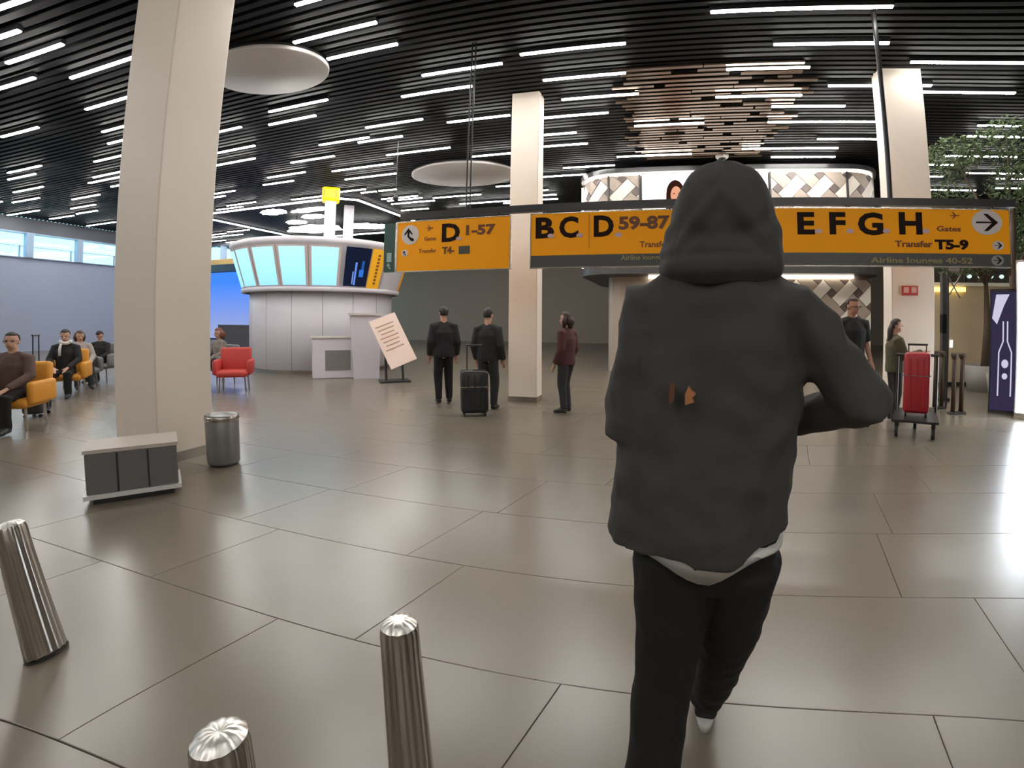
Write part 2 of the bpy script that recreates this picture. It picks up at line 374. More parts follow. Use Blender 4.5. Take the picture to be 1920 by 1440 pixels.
# ------------------------------------------------------------------ LED frame and cloud lights
t = thing('led_frame', 'large rectangular outline of white light on the ceiling beyond the kiosk', 'light', W(-14.6, 16.8, CEIL-.05), PHI)
for nm, a, b in (('strip', (-4.0, -3.2), (3.4, -3.2)), ('strip', (3.95, -2.7), (3.95, 3.2)), ('strip', (-4.0, -3.2), (-4.0, 3.2)), ('strip', (-4.0, 3.2), (3.95, 3.2)), ('strip', (3.4, -3.2), (3.95, -2.7))):
    bm = bmesh.new(); A, B = Vector((*a, 0)), Vector((*b, 0)); d = B-A
    box(bm, (A+B)/2, (d.length, .055, .05), Matrix.Rotation(math.atan2(d.y, d.x), 3, 'Z')); ob(nm, bm, M_led, t)
def cloud(label, px, py, rx, ry, seed):
    p = at_z(px, py, CEIL-.25); r_ = random.Random(seed); t = thing('cloud_light', label, 'light', p, PHI, 'white cloud-shaped lights above the kiosk')
    bm = bmesh.new(); n = 24; ring = [(rx*math.cos(2*math.pi*i/n)*(1+r_.uniform(-.2, .12)), ry*math.sin(2*math.pi*i/n)*(1+r_.uniform(-.25, .15))) for i in range(n)]
    A = [bm.verts.new((x, y, 0)) for x, y in ring]; B = [bm.verts.new((x*.9, y*.9, .06)) for x, y in ring]
    bm.faces.new(A); bm.faces.new(B[::-1])
    for i in range(n): bm.faces.new((A[i], A[(i+1) % n], B[(i+1) % n], B[i]))
    ob('diffuser', bm, emat('cloud_glow', (1, .98, .96), 6.0), t)
    bm = bmesh.new(); cyl(bm, (0, 0, .06), (0, 0, .3), .02, n=8); ob('stem', bm, M_dark, t)
for lab, px, py, rx, ry, sd in (('small white cloud light left of the beacon post, upper left one', 512, 399, .62, .38, 1), ('long white cloud light just left of the beacon post', 580, 395, .95, .22, 2),
     ('small white cloud light below the long one by the beacon post', 588, 407, .55, .3, 3), ('broad white cloud light low beside the left of the beacon post', 590, 430, 1.5, .8, 4),
     ('lower left white cloud light over the kiosk roof', 556, 418, .5, .3, 5), ('white cloud light right of the second white post', 680, 425, .8, .5, 6), ('white cloud light between the second post and the green sign', 706, 426, .7, .4, 7)):
    cloud(lab, px, py, rx, ry, sd)

# ------------------------------------------------------------------ signs on the hanging beam
VS = 6.4
tb = thing('sign_beam', 'long dark beam hung from black poles above the yellow signs', 'beam', W(.3, VS, 2.99), PHI)
bm = bmesh.new(); box(bm, (0, 0, .055), (8.6, .09, .10)); ob('beam', bm, M_dark, tb)
for x, r_, nm in ((-3.16, .012, 'wire'), (-3.22, .012, 'wire'), (2.6, .033, 'hanger_pole')):
    bm = bmesh.new(); cyl(bm, (x, 0, .1), (x, 0, CEIL-2.99+.1), r_, n=10); ob(nm, bm, M_dark, tb)
for x in (-4.0, -2.7, -2.0, 0, 2, 4.0):
    bm = bmesh.new(); cyl(bm, (x, 0, -.05), (x, 0, .01), .012, n=8); ob('bracket', bm, M_dark, tb)
ZB, ZT = 2.21, 2.955
def zof(px, py): return at_v(px, py, VS).z
def uof(px, py): return at_v(px, py, VS).dot(E1)
def arrow_right(bm, cx, cz, s, y0, y1):
    w = .17*s
    prism(bm, [(cx-s, cz-w/2), (cx+s*.55, cz-w/2), (cx+s*.55, cz+w/2), (cx-s, cz+w/2)], y0, y1)
    for sg in (1, -1):
        p = [(cx+s, cz), (cx+.05*s, cz+sg*.95*s), (cx-.32*s, cz+sg*.95*s), (cx+.48*s, cz)]
        prism(bm, p if sg < 0 else p[::-1], y0, y1)
def arrow_up_left(bm, cx, cz, s, y0, y1):
    # up arrow bending to the right at its foot
    prism(bm, [(cx-.42*s, cz-.25*s), (cx-.12*s, cz-.25*s), (cx-.12*s, cz+.5*s), (cx-.42*s, cz+.5*s)], y0, y1)
    prism(bm, [(cx-.42*s, cz-.25*s), (cx-.12*s, cz-.25*s), (cx+.62*s, cz-.62*s), (cx+.62*s, cz-.92*s), (cx+.2*s, cz-.9*s)][::-1], y0, y1)
    for sg in (1, -1):
        p = [(cx-.27*s, cz+.95*s), (cx-.27*s+sg*.62*s, cz+.2*s), (cx-.27*s+sg*.62*s, cz-.08*s), (cx-.27*s, cz+.55*s)]
        prism(bm, p if sg < 0 else p[::-1], y0, y1)
def plane_icon(bm, cx, cz, s, y0, y1):
    prism(bm, [(cx-s, cz-.12*s), (cx+.8*s, cz-.1*s), (cx+s, cz+.02*s), (cx+.8*s, cz+.12*s), (cx-s, cz+.08*s)], y0, y1)
    prism(bm, [(cx+.3*s, cz), (cx-.35*s, cz+.7*s), (cx-.6*s, cz+.7*s), (cx-.15*s, cz)], y0, y1)
    prism(bm, [(cx-.15*s, cz), (cx-.6*s, cz-.7*s), (cx-.35*s, cz-.7*s), (cx+.3*s, cz)], y0, y1)
M_icon = mat('sign_icon', (.30, .10, .02), .5)
M_stick = mat('sign_sticker', (.62, .45, .50), .5)
M_faint = mat('sign_word', (.16, .05, .015), .5)
def sign_panel(label, u0, u1, band=0.0):
    t = thing('direction_sign', label, 'sign', W((u0+u1)/2, VS, ZB), PHI); w = u1-u0; h = ZT-ZB
    bx('yellow_panel', (0, 0, (h+band)/2), (w, .05, h-band), M_yellow, t)
    if band: bx('grey_band', (0, 0, band/2), (w, .052, band-.004), M_grey, t)
    for z in (-.006, h+.006): bx('frame_rail', (0, 0, z), (w+.02, .062, .014), M_steel, t)
    for x in (-w/2, w/2): bx('frame_post', (x, 0, h/2), (.014, .062, h), M_steel, t)
    return t
Y = -.029
def put(t, uc, s, px0, pyb, size, m=None, bold=.006, align='LEFT', sx=1.0, nm='lettering'):
    return text(nm, s, m or M_letter, t, uof(px0, pyb)-uc, zof(px0, pyb)-ZB, size, Y, bold, align, sx)
def circ(t, uc, px, py, r, kind, m=None, st=1.0):
    x, z = uof(px, py)-uc, zof(px, py)-ZB
    bm = bmesh.new(); prism(bm, disc_poly(x, z, r*st, r), -.031, -.02); dk = ob('arrow_disc', bm, m or M_signwhite, t)
    bm = bmesh.new(); (arrow_right if kind == 'r' else arrow_up_left)(bm, x, z, r*.72, -.036, -.031)
    for v in bm.verts: v.co.x = x+(v.co.x-x)*st
    ob('arrow', bm, M_letter, dk)
def sticker(t, uc, px, py, r):
    x, z = uof(px, py)-uc, zof(px, py)-ZB
    bm = bmesh.new(); prism(bm, disc_poly(x, z, r*1.25, r*.8, 14), -.037, -.03); ob('sticker', bm, M_stick, t)
# left panel
ua, ub = uof(746, 465), uof(958, 455); uc = (ua+ub)/2
t = sign_panel('yellow hanging sign for D 1-57, left of the slim middle column', ua, ub)
circ(t, uc, 771, 441, .148, 'u'); circ(t, uc, 761, 475, .052, 'u')
put(t, uc, 'D', 828, 453, .36, bold=.013, sx=1.15)
put(t, uc, '1-57', 870, 441, .19, M_faint, bold=.008, sx=1.4)
put(t, uc, 'T4-', 831, 476, .135, M_faint, bold=.006)
put(t, uc, 'Transfer', 787, 475, .085, M_icon, bold=.001)
put(t, uc, 'Gates', 797, 452, .085, M_icon, bold=.001)
bm = bmesh.new(); plane_icon(bm, uof(808, 428)-uc, zof(808, 428)-ZB, .06, -.034, -.028); ob('plane_icon', bm, M_icon, t)
bm = bmesh.new(); x, z = uof(872, 469)-uc, zof(872, 469)-ZB; box(bm, (x, -.03, z), (.17, .012, .115)); ob('grey_tag', bm, M_grey, t)
sticker(t, uc, 862, 448, .035)
# long panel
ua, ub = uof(996, 450), uof(1892, 450); uc = (ua+ub)/2; BAND = .165
t = sign_panel('long yellow hanging sign with gate letters B to H and a grey lower band', ua, ub, BAND)
for s, px, py in (('B', 1003, 446), ('C', 1049, 445), ('D', 1112, 443), ('E', 1492, 438), ('F', 1552, 438), ('G', 1607, 439), ('H', 1682, 438)):
    put(t, uc, s, px, py, .385, bold=.015, sx=1.25 if s in 'EFGHB' else 1.0)
put(t, uc, '59-87', 1160, 430, .23, M_faint, bold=.010, sx=1.25)
for px, py in ((1034, 443), (1088, 442), (1160, 441), (1533, 434), (1592, 434), (1660, 434), (1734, 434)): sticker(t, uc, px, py, .038)
put(t, uc, 'Transfer', 1200, 464, .11, M_faint, bold=.002)
put(t, uc, 'Transfer', 1677, 463, .11, M_faint, bold=.003, sx=1.32); put(t, uc, 'T5-9', 1752, 467, .165, M_letter, bold=.008, sx=1.42)
put(t, uc, 'Gates', 1754, 434, .095, M_faint, bold=.002, sx=1.5)
M_band = mat('band_word', (.32, .27, .12), .5)
put(t, uc, 'Airline lounges 40-52', 1632, 493, .105, M_band, bold=.002, sx=1.52); put(t, uc, 'Airline lounges', 1165, 488, .095, M_band, bold=.002)
circ(t, uc, 1848, 418, .165, 'r', None, 1.28); circ(t, uc, 1869, 461, .062, 'r', None, 1.25); circ(t, uc, 1868, 489, .068, 'r', mat('band_disc', (.35, .34, .33), .5), 1.25)
bm = bmesh.new(); plane_icon(bm, uof(1788, 405)-uc, zof(1788, 405)-ZB, .065, -.034, -.028); ob('plane_icon', bm, M_icon, t)
bm = bmesh.new(); x, z = uof(1128, 430)-uc, 0; x = uof(1105, 430)-uc; box(bm, (x, -.027, BAND+.32), (.006, .006, .46)); ob('divider_line', bm, M_icon, t)
# green sign
ua, ub = uof(722, 465), uof(743, 465)
t = thing('green_sign', 'narrow dark green exit sign at the left end of the hanging signs', 'sign', W((ua+ub)/2, VS, ZB), PHI)
bx('panel', (0, 0, .37), (ub-ua, .06, .75), mat('sign_green', (.02, .075, .06), .4), t)
bx('frame_post', ((ub-ua)/2+.012, 0, .37), (.02, .07, .76), M_steel, t)
bm = bmesh.new(); box(bm, (0, -.034, .22), (.085, .006, .14)); ob('door_pictogram', bm, mat('sign_pale', (.35, .5, .45), .5), t)
bm = bmesh.new(); arrow_up_left(bm, 0, .085, .05, -.036, -.03); ob('arrow', bm, MATS['sign_pale'], t)
# red plate on the right column
p = at_v(1706, 545, pR.dot(E2)-.012)
t = thing('fire_sign', 'red plate with two pale pictograms on the right-hand column', 'sign', p, PHI)
bx('plate', (0, 0, 0), (.27, .012, .155), mat('sign_red', (.55, .07, .06), .4), t)
for x in (-.065, .065): bx('pictogram', (x, -.008, .01), (.085, .006, .09), mat('sign_pink', (.75, .42, .38), .5), t)

# ------------------------------------------------------------------ shop with chevron tiles
SU0, SU1, SV = -2.55, 5.75, 12.8
sh = thing('shop_front', 'curved shop with woven brown and white tiles under the hanging sign', 'shop', W(1.6, SV, 0), PHI)
def rrect(u0, u1, v0, v1, r, n=8):
    P = []
    for cx, cy, a0 in ((u0+r, v0+r, 180), (u1-r, v0+r, 270), (u1-r, v1-r, 0), (u0+r, v1-r, 90)):
        for i in range(n+1):
            a = math.radians(a0+90*i/n); P.append((cx+r*math.cos(a), cy+r*math.sin(a)))
    return P
def slab(name, P, z0, z1, m, parent, smooth=False):
    bm = bmesh.new(); A = [bm.verts.new((x, y, z0)) for x, y in P]; B = [bm.verts.new((x, y, z1)) for x, y in P]; n = len(P)
    bm.faces.new(A[::-1]); bm.faces.new(B)
    for i in range(n): bm.faces.new((A[i], A[(i+1) % n], B[(i+1) % n], B[i]))
    return ob(name, bm, m, parent, smooth)
M_tw = mat('tile_cream', (.72, .65, .57), .35); M_tt = mat('tile_taupe', (.36, .29, .235), .35); M_td = mat('tile_brown', (.115, .085, .075), .3)
HW = (SU1-SU0)/2
slab('header', rrect(-HW+.04, HW-.04, .04, 6, 1.1), 2.95, 5.42, M_tt, sh)
slab('fascia', rrect(-HW-.02, HW+.02, -.02, 6, 1.1), 2.72, 2.95, mat('fascia_dark', (.045, .043, .042), .4), sh)
slab('back_room', rrect(-HW+.7, HW-.1, .9, 5.9, .5), 0, 2.72, M_tt, sh)
slab('cove_top', rrect(-HW+.02, HW-.02, .02, 5.9, 1.1), 5.40, 5.47, M_cove, sh)
slab('cap', rrect(-HW-.06, HW+.06, -.06, 6, 1.1), 5.47, 5.60, M_dark, sh)
bx('cove_lower', (.6, .80, 2.68), (2*HW-2.6, .08, .05), M_cove, sh)
def clip(poly, x0, x1, z0, z1):
    for ax, lim, sg in ((0, x0, 1), (0, x1, -1), (1, z0, 1), (1, z1, -1)):
        out = []
        for i in range(len(poly)):
            a, b = poly[i-1], poly[i]; fa, fb = sg*(a[ax]-lim), sg*(b[ax]-lim)
            if (fa >= 0) != (fb >= 0): q = fa/(fa-fb); out.append((a[0]+(b[0]-a[0])*q, a[1]+(b[1]-a[1])*q))
            if fb >= 0: out.append(b)
        poly = out
        if len(poly) < 3: return []
    return poly
def weave(x0, x1, z0, z1, g, w, ox, oz):
    out = []; per = g+w; c = math.cos(math.pi/4); n = 22
    for i in range(-n, n):
        for j in range(-n, n):
            a, b = i*per, j*per     # crossing centre
            if (i+j) % 2 == 0: r = (a-w/2-g, a+w/2+g, b-w/2, b+w/2); m = M_tw
            else: r = (a-w/2, a+w/2, b-w/2-g, b+w/2+g); m = M_tt
            for (a0, a1, b0, b1), mm in ((r, m), ((a+w/2, a+w/2+g, b+w/2, b+w/2+g), M_td)):
                e = .008; P = [((p*c-q*c)+ox, (p*c+q*c)+oz) for p, q in ((a0+e, b0+e), (a1-e, b0+e), (a1-e, b1-e), (a0+e, b1-e))]
                P = clip(P, x0, x1, z0, z1)
                if len(P) >= 3:
                    A = sum(P[k-1][0]*P[k][1]-P[k][0]*P[k-1][1] for k in range(len(P)))/2
                    if abs(A) > .004: out.append((P, mm))
    return out
mp = {'c': 1.6}
def shop_x(px, py): return at_v(px, py, SV).dot(E1)-mp['c']
xL, xa, xb, xc, xd, xe = [shop_x(px, 350) for px in (1141, 1198, 1203, 1440, 1446, 1588)]
xf = HW-1.05
CR = 1.1
for (x0, x1) in ((-HW+CR, xL-.02), (xL+.03, xa), (xd, xe-.02), (xe+.04, HW-CR)):
    if x1-x0 < .06: continue
    for P, m in weave(x0, x1, 2.98, 5.40, .20, .33, .1, 4.2):
        bm = bmesh.new(); prism(bm, P, 0.0, .06); ob('tile', bm, m, sh)
for x in (xL, xa+.02, xd-.03, xe+.01): bx('post', (x, -.02, 4.18), (.045, .06, 2.45), M_dark, sh)
# curved corner tiles: the same weave bent round the corners
AL = CR*math.pi/2; NSTR = 4
for sx, xc0 in ((-1, -HW+CR), (1, HW-CR)):
    for q in range(NSTR):
        b0, b1 = AL*q/NSTR, AL*(q+1)/NSTR
        x0, x1 = (xc0+b0, xc0+b1) if sx > 0 else (xc0-b1, xc0-b0)
        for P, m in weave(x0, x1, 2.98, 5.40, .20, .33, .1, 4.2):
            bm = bmesh.new(); prism(bm, P, 0.0, .05)
            for v in bm.verts:
                a = abs(v.co.x-xc0)/CR; r = CR-v.co.y; v.co.x, v.co.y = xc0+sx*r*math.sin(a), CR-r*math.cos(a)
            ob('tile', bm, m, sh)
# vertical light at the left corner
bm = bmesh.new(); box(bm, (-HW-.03, 1.1, 4.2), (.06, .14, 2.4)); ob('edge_light', bm, M_cove, sh)
# recessed lower wall
for P, m in weave(-HW+2.2, HW-.2, .05, 2.62, .20, .33, .22, 1.5):
    bm = bmesh.new(); prism(bm, P, .84, .90); ob('tile', bm, m, sh)
# poster
tp = thing('lit_poster', 'large backlit white poster with a dark-haired woman beside the hood', 'poster', W((xb+xc)/2+mp['c'], SV-.07, 3.0), PHI)
pw = xc-xb
bx('lightbox', (0, 0, 1.2), (pw, .10, 2.4), M_dark, tp)
bx('poster_sheet', (0, -.055, 1.2), (pw-.04, .008, 2.36), emat('poster_white', (1, .96, .93), 1.7), tp)
def post(name, pts, m, y): bm = bmesh.new(); prism(bm, pts, y, y+.004); ob(name, bm, m, tp)
hx = shop_x(1266, 350)-(xb+xc)/2
H1 = emat('poster_hair', (.035, .012, .008), 1.0); H2 = emat('poster_skin', (.78, .36, .22), 1.0)
post('hair', disc_poly(hx, 1.82, .24, .37, 24), H1, -.066); post('hair', [(hx-.24, 1.85), (hx-.27, .9), (hx-.05, .7), (hx+.1, .8), (hx+.22, 1.0), (hx+.24, 1.85)], H1, -.066)
post('face', disc_poly(hx+.02, 1.78, .145, .24, 24), H2, -.071); post('neck', [(hx-.05, 1.6), (hx-.08, 1.2), (hx-.3, 1.0), (hx-.3, .2), (hx+.45, .2), (hx+.4, 1.0), (hx+.12, 1.25), (hx+.09, 1.6)], H2, -.069)
for ex in (-.055, .075): post('eye', disc_poly(hx+.02+ex, 1.82, .026, .013, 12), H1, -.075)
post('lips', disc_poly(hx+.03, 1.65, .045, .018, 12), emat('poster_lips', (.45, .06, .05), 1.0), -.075)

# ------------------------------------------------------------------ kiosk
kc = azD(-28.5, 15.8); krz = math.radians(28.5)
kt = thing('information_kiosk', 'round white information kiosk with a ring of tilted blue screens', 'kiosk', kc, krz)
M_kw = mat('kiosk_blue_lit_white', (.64, .61, .66), .35)  # lilac cast in the white stands in for the blue screen's light
for i in range(16):
    a0 = 2*math.pi*i/16
    bm = bmesh.new(); lathe(bm, [(2.06, .1), (2.1, .12), (2.1, 2.28), (2.06, 2.3)], 5, a0+.002, a0+2*math.pi/16-.002); ob('panel', bm, M_kw, kt, True)
bm = bmesh.new(); lathe(bm, [(2.0, 0), (2.0, 2.3)], 48); ob('core', bm, M_grey, kt)
bm = bmesh.new(); lathe(bm, [(2.02, 0), (2.06, 0), (2.06, .1), (2.02, .1)], 48); ob('plinth', bm, M_steel, kt)
R0, Z0, R1, Z1 = 2.28, 2.3, 2.62, 3.40
bm = bmesh.new(); lathe(bm, [(2.0, 2.3), (R0, 2.3), (R1, 3.40), (R1+.06, 3.44), (R1+.07, 3.52), (R1-.05, 3.60), (1.9, 3.66), (.01, 3.68)], 64); ob('canopy', bm, M_kw, kt, True)
bm = bmesh.new(); lathe(bm, [(R0-.02, 2.2), (R0+.05, 2.2), (R0+.05, 2.32), (R0-.02, 2.32)], 64); ob('lower_rim', bm, M_kw, kt, True)
def kscreen(name, a0, a1, m, f0=.06, f1=.97, out=.02):
    bm = bmesh.new(); n = 5; rows = []
    for f in (f0, f1):
        r, z = R0+(R1-R0)*f+out, Z0+(Z1-Z0)*f
        rows.append([bm.verts.new((r*math.sin(a), -r*math.cos(a), z)) for a in [math.radians(a0+(a1-a0)*i/n) for i in range(n+1)]])
    rows2 = [[bm.verts.new((v.co.x*(1-.03/2.4), v.co.y*(1-.03/2.4), v.co.z)) for v in r] for r in rows]
    for i in range(n): bm.faces.new((rows[0][i], rows[0][i+1], rows[1][i+1], rows[1][i])); bm.faces.new((rows2[0][i], rows2[1][i], rows2[1][i+1], rows2[0][i+1]))
    for A, B in ((rows[0], rows2[0]), (rows[1], rows2[1])):
        for i in range(n): bm.faces.new((A[i], A[i+1], B[i+1], B[i]))
    for i in (0, n): bm.faces.new((rows[0][i], rows[1][i], rows2[1][i], rows2[0][i]))
    return ob(name, bm, m, kt)
def sky_screen():
    m = bpy.data.materials.new('sky_screen'); m.use_nodes = True; nt = m.node_tree; nt.nodes.clear()
    o = nt.nodes.new('ShaderNodeOutputMaterial'); e = nt.nodes.new('ShaderNodeEmission'); tc = nt.nodes.new('ShaderNodeTexCoord'); sp = nt.nodes.new('ShaderNodeSeparateXYZ')
    cr = nt.nodes.new('ShaderNodeValToRGB'); cr.color_ramp.elements[0].color = (.28, .62, .92, 1); cr.color_ramp.elements[1].color = (.40, .80, .95, 1)
    nt.links.new(tc.outputs['Generated'], sp.inputs[0]); nt.links.new(sp.outputs[2], cr.inputs[0]); nt.links.new(cr.outputs[0], e.inputs[0]); e.inputs[1].default_value = 1.3
    nt.links.new(e.outputs[0], o.inputs[0]); return m
M_sky = sky_screen()
M_scrf = mat('screen_frame', (.62, .50, .46), .4)
for c in (.9, -18.2, -37.2, -57, -77, -97):
    kscreen('screen_frame', c-9.3, c+9.3, M_scrf, .03, .985, .012); kscreen('screen', c-7.6, c+7.6, M_sky, .05, .93, .03)
kscreen('advert_screen', 13, 29, emat('advert_dark', (.008, .012, .03), 1.0), .05, .97, .03)
for a, w_, f0, f1, col in ((20, 1.2, .08, .62, (.12, .25, .75)), (24, 3.0, .28, .45, (.03, .16, .60)), (24.5, 1.6, .45, .66, (.02, .09, .35)), (18.5, .7, .1, .4, (.2, .3, .7))):
    kscreen('advert_image', a-w_/2, a+w_/2, emat(f'advert_blue_{a}', col, 1.0), f0, f1, .036)
kscreen('orange_panel', 30, 40, mat('orange_panel', (.80, .40, .02), .4, emit=.25, ecol=(.85, .4, .02)), .02, .98, .03)
for k in range(9): kscreen('lettering', 34.2, 36.2, M_icon, .12+k*.085, .12+k*.085+.055, .036)
kscreen('white_panel', 43, 70, M_kw, .02, .98, .02); kscreen('yellow_edge', 73, 76, M_yellow, .02, .98, .03)
# beacon and posts
tbk = thing('beacon', 'yellow square beacon on a white post rising from the kiosk roof', 'beacon', kc+Vector((0, 0, 3.682)), krz)
bx('post', (.15, 0, .72), (.34, .34, 1.5), M_kw, tbk)
bm = bmesh.new(); box(bm, (.15, 0, 1.62), (.54, .54, .43), bev=.07); ob('lamp_box', bm, mat('beacon_yellow', (.9, .62, .0), .35, emit=.45, ecol=(.95, .66, .0)), tbk, False)
for x in (-.06, .30): bx('marking', (x, -.275, 1.62), (.025, .008, .24), mat('beacon_mark', (.35, .25, .02), .5), tbk)
p2 = azD(-25.9, 19.0)
t = thing('post', 'second white post behind the beacon post, reaching the lit ceiling corner', 'post', p2, krz)
bx('shaft', (0, 0, CEIL/2), (.36, .36, CEIL), M_kw, t); bx('base', (0, 0, .06), (.44, .44, .12), M_steel, t)
# kiosk furniture
def at0(px, py): return at_z(px, py, 0)
p = azD(-27.3, 13.0)
t = thing('counter_cabinet', 'low white counter cabinet with a grey recessed front below the kiosk', 'cabinet', p, krz)
bm = bmesh.new(); box(bm, (0, 0, .5), (1.05, .5, 1.0), bev=.02); ob('body', bm, M_kw, t); bx('recess', (.1, -.252, .45), (.62, .02, .5), mat('recess_grey', (.2, .19, .18), .5), t); bx('worktop', (0, 0, 1.02), (1.12, .56, .04), M_white, t)
p = azD(-23.7, 12.7)
t = thing('lectern', 'tall white tapered lectern beside the slanted display board', 'lectern', p, krz)
bm = bmesh.new(); prism(bm, [(-.32, 0), (.30, 0), (.36, 1.55), (-.40, 1.62)], -.2, .25); ob('body', bm, M_kw, t); bx('top', (-.02, 0, 1.6), (.82, .52, .05), M_white, t)
p = azD(-20.7, 11.7)
t = thing('display_board', 'leaning cream display board printed with brown text beside the kiosk', 'board', p, krz)
Rb = Matrix.Rotation(math.radians(-20), 3, 'X') @ Matrix.Rotation(math.radians(-22), 3, 'Y')
bx('board', (0, 0, .98), (.66, .04, 1.25), mat('board_cream', (.80, .62, .53), .45), t, R=Rb)
for k in range(7): bx('printed_line', Vector((0, 0, .98))+Rb @ Vector((-.03, -.023, .42-.1*k)), (.46-.06*(k % 3), .004, .03), mat('board_print', (.45, .27, .20), .5), t, R=Rb)
bm = bmesh.new(); cyl(bm, (-.15, .05, .0), (-.15, .3, 1.2), .03, n=10); cyl(bm, (.25, .05, .0), (.25, .3, 1.0), .03, n=10); box(bm, (.05, .1, .02), (.7, .5, .04)); ob('stand', bm, M_dark, t)

# ------------------------------------------------------------------ bollards
M_cap = mat('bollard_cap', (.86, .83, .78), .38, 1.0)
def bollard(label, p, h=.60, r0=.083, r1=.066, lean=(0, 0)):
    t = thing('bollard', label, 'bollard', p, random.uniform(0, .3), 'fluted steel bollards in the foreground'); t.rotation_euler.x, t.rotation_euler.y = lean; t.rotation_euler.z = 0
    bm = bmesh.new(); n = 72; prof = [(r0, 0.0), (r0*.99, .02), (r0*.96, .1), (r1*1.03, h*.8), (r1, h-.02), (r1*.93, h-.004)]; rings = []
    for r, z in prof:
        rings.append([bm.verts.new((rr_*math.cos(a), rr_*math.sin(a), z)) for a, rr_ in [(2*math.pi*i/n, r*(1-.075*(1-abs(math.cos(2*math.pi*i/n*6))))) for i in range(n)]])
    for A, B in zip(rings, rings[1:]):
        for i in range(n): bm.faces.new((A[i], A[(i+1) % n], B[(i+1) % n], B[i]))
    bm.faces.new(rings[0][::-1]); ob('shaft', bm, M_steel, t, True)
    bm = bmesh.new(); rings = []
    for f, z, fl in ((.93, h-.004, .045), (.70, h+.010, .08), (.35, h+.016, .06), (.06, h+.012, 0)):
        rings.append([bm.verts.new((q*math.cos(a), q*math.sin(a), z+.0015*math.cos(12*a)*f)) for a, q in [(2*math.pi*i/n, r1*f*(1-fl*.5*(1-abs(math.cos(2*math.pi*i/n*6))))) for i in range(n)]])
    for A, B in zip(rings, rings[1:]):
        for i in range(n): bm.faces.new((A[i], A[(i+1) % n], B[(i+1) % n], B[i]))
    bm.faces.new(rings[-1]); ob('cap', bm, M_cap, t, True)
    bm = bmesh.new(); lathe(bm, [(r0*1.0, 0), (r0*1.05, 0), (r0*1.05, .008), (r0*1.0, .008)], 40); ob('foot_ring', bm, M_dark, t)
bollard('fluted steel bollard at the far left, leaning in view and cut by the frame', Vector((-2.32, 1.636, 0)), .60, .068, .054, (.02, -.225))
bollard('fluted steel bollard in the centre foreground, nearest to the hooded person', Vector((-.498, 1.27, 0)), .6, .072, .058)
bollard('fluted steel bollard at the bottom edge of which only the top shows', Vector((-.755, .825, 0)), .592, .074, .061)

# ------------------------------------------------------------------ people
from mathutils import noise as mn
def eval_mesh(o):
    dg = bpy.context.evaluated_depsgraph_get(); return bpy.data.meshes.new_from_object(o.evaluated_get(dg))
def fuse(bm, voxel=.014, smooth=4, wrinkle=0, wscale=7, seed=0):
    me = bpy.data.meshes.new('tmp'); bmesh.ops.recalc_face_normals(bm, faces=bm.faces[:]); bm.to_mesh(me); bm.free()
    o = bpy.data.objects.new('tmp', me); COL.objects.link(o)
    r = o.modifiers.new('r', 'REMESH'); r.mode = 'VOXEL'; r.voxel_size = voxel
    s = o.modifiers.new('s', 'SMOOTH'); s.iterations = smooth; s.factor = .5
    out = eval_mesh(o); bpy.data.objects.remove(o); bpy.data.meshes.remove(me)
    if wrinkle:
        nn = [v.normal.copy() for v in out.vertices]
        for v, n in zip(out.vertices, nn):
            p = v.co*wscale+Vector((seed, 0, 0)); v.co += n*wrinkle*(mn.noise(Vector((p.x, p.y, p.z*.55)))+.5*mn.noise(p*2.3)-.55*abs(mn.noise(Vector((p.x*1.3+4, p.y*1.3, p.z*.8+p.x*.6)))))
    return out
SK = {'light': mat('skin_light', (.52, .30, .21), .5), 'tan': mat('skin_tan', (.40, .21, .14), .5)}
M_eye = mat('eye_dark', (.02, .015, .012), .3); M_lip = mat('lips', (.33, .11, .09), .5)
def hand(bm, w, d, side, H, curl=.35):
    # palm, four fingers of unequal length and a thumb from the side of the palm
    d = d.normalized(); up = Vector((0, 1, 0)) if abs(d.z) > .6 else Vector((0, 0, 1))
    s = d.cross(up).normalized(); nrm = s.cross(d).normalized(); L = .105*H
    pc = w+d*L*.42
    tube(bm, [w, w+d*L*.2, w+d*L*.5], [.016*H, .020*H, .020*H], 8, flat=.62)
    for i, (o_, ln) in enumerate(((-.022, .46), (-.0075, .52), (.0075, .49), (.021, .38))):
        a = w+d*L*.42+s*o_*H*.72; b = a+d*L*ln*.5-nrm*L*curl*.12; c = b+d*L*ln*.45-nrm*L*curl*.42
        tube(bm, [a, b, c], [.0064*H, .006*H, .005*H], 6)
    a = w+d*L*.12+s*side*.016*H; b = a+d*L*.2+s*side*.018*H; c = b+d*L*.22+s*side*.004*H
    tube(bm, [a, b, c], [.008*H, .0072*H, .0058*H], 6)
def std_pose(H):
    P = dict(pelvis=(0, 0, .52), waist=(0, 0, .61), chest=(0, 0, .735), neck=(0, -.005, .83), head=(0, .012, .925))
    for s, n in ((1, 'r'), (-1, 'l')):
        P.update({'sh'+n: (s*.104, -.005, .786), 'el'+n: (s*.135, -.025, .635), 'wr'+n: (s*.14, .045, .50), 'hip'+n: (s*.052, 0, .50), 'kn'+n: (s*.056, .012, .285), 'an'+n: (s*.056, -.012, .05), 'toe'+n: (s*.064, .09, .02)})
    return {k: Vector(v)*H for k, v in P.items()}
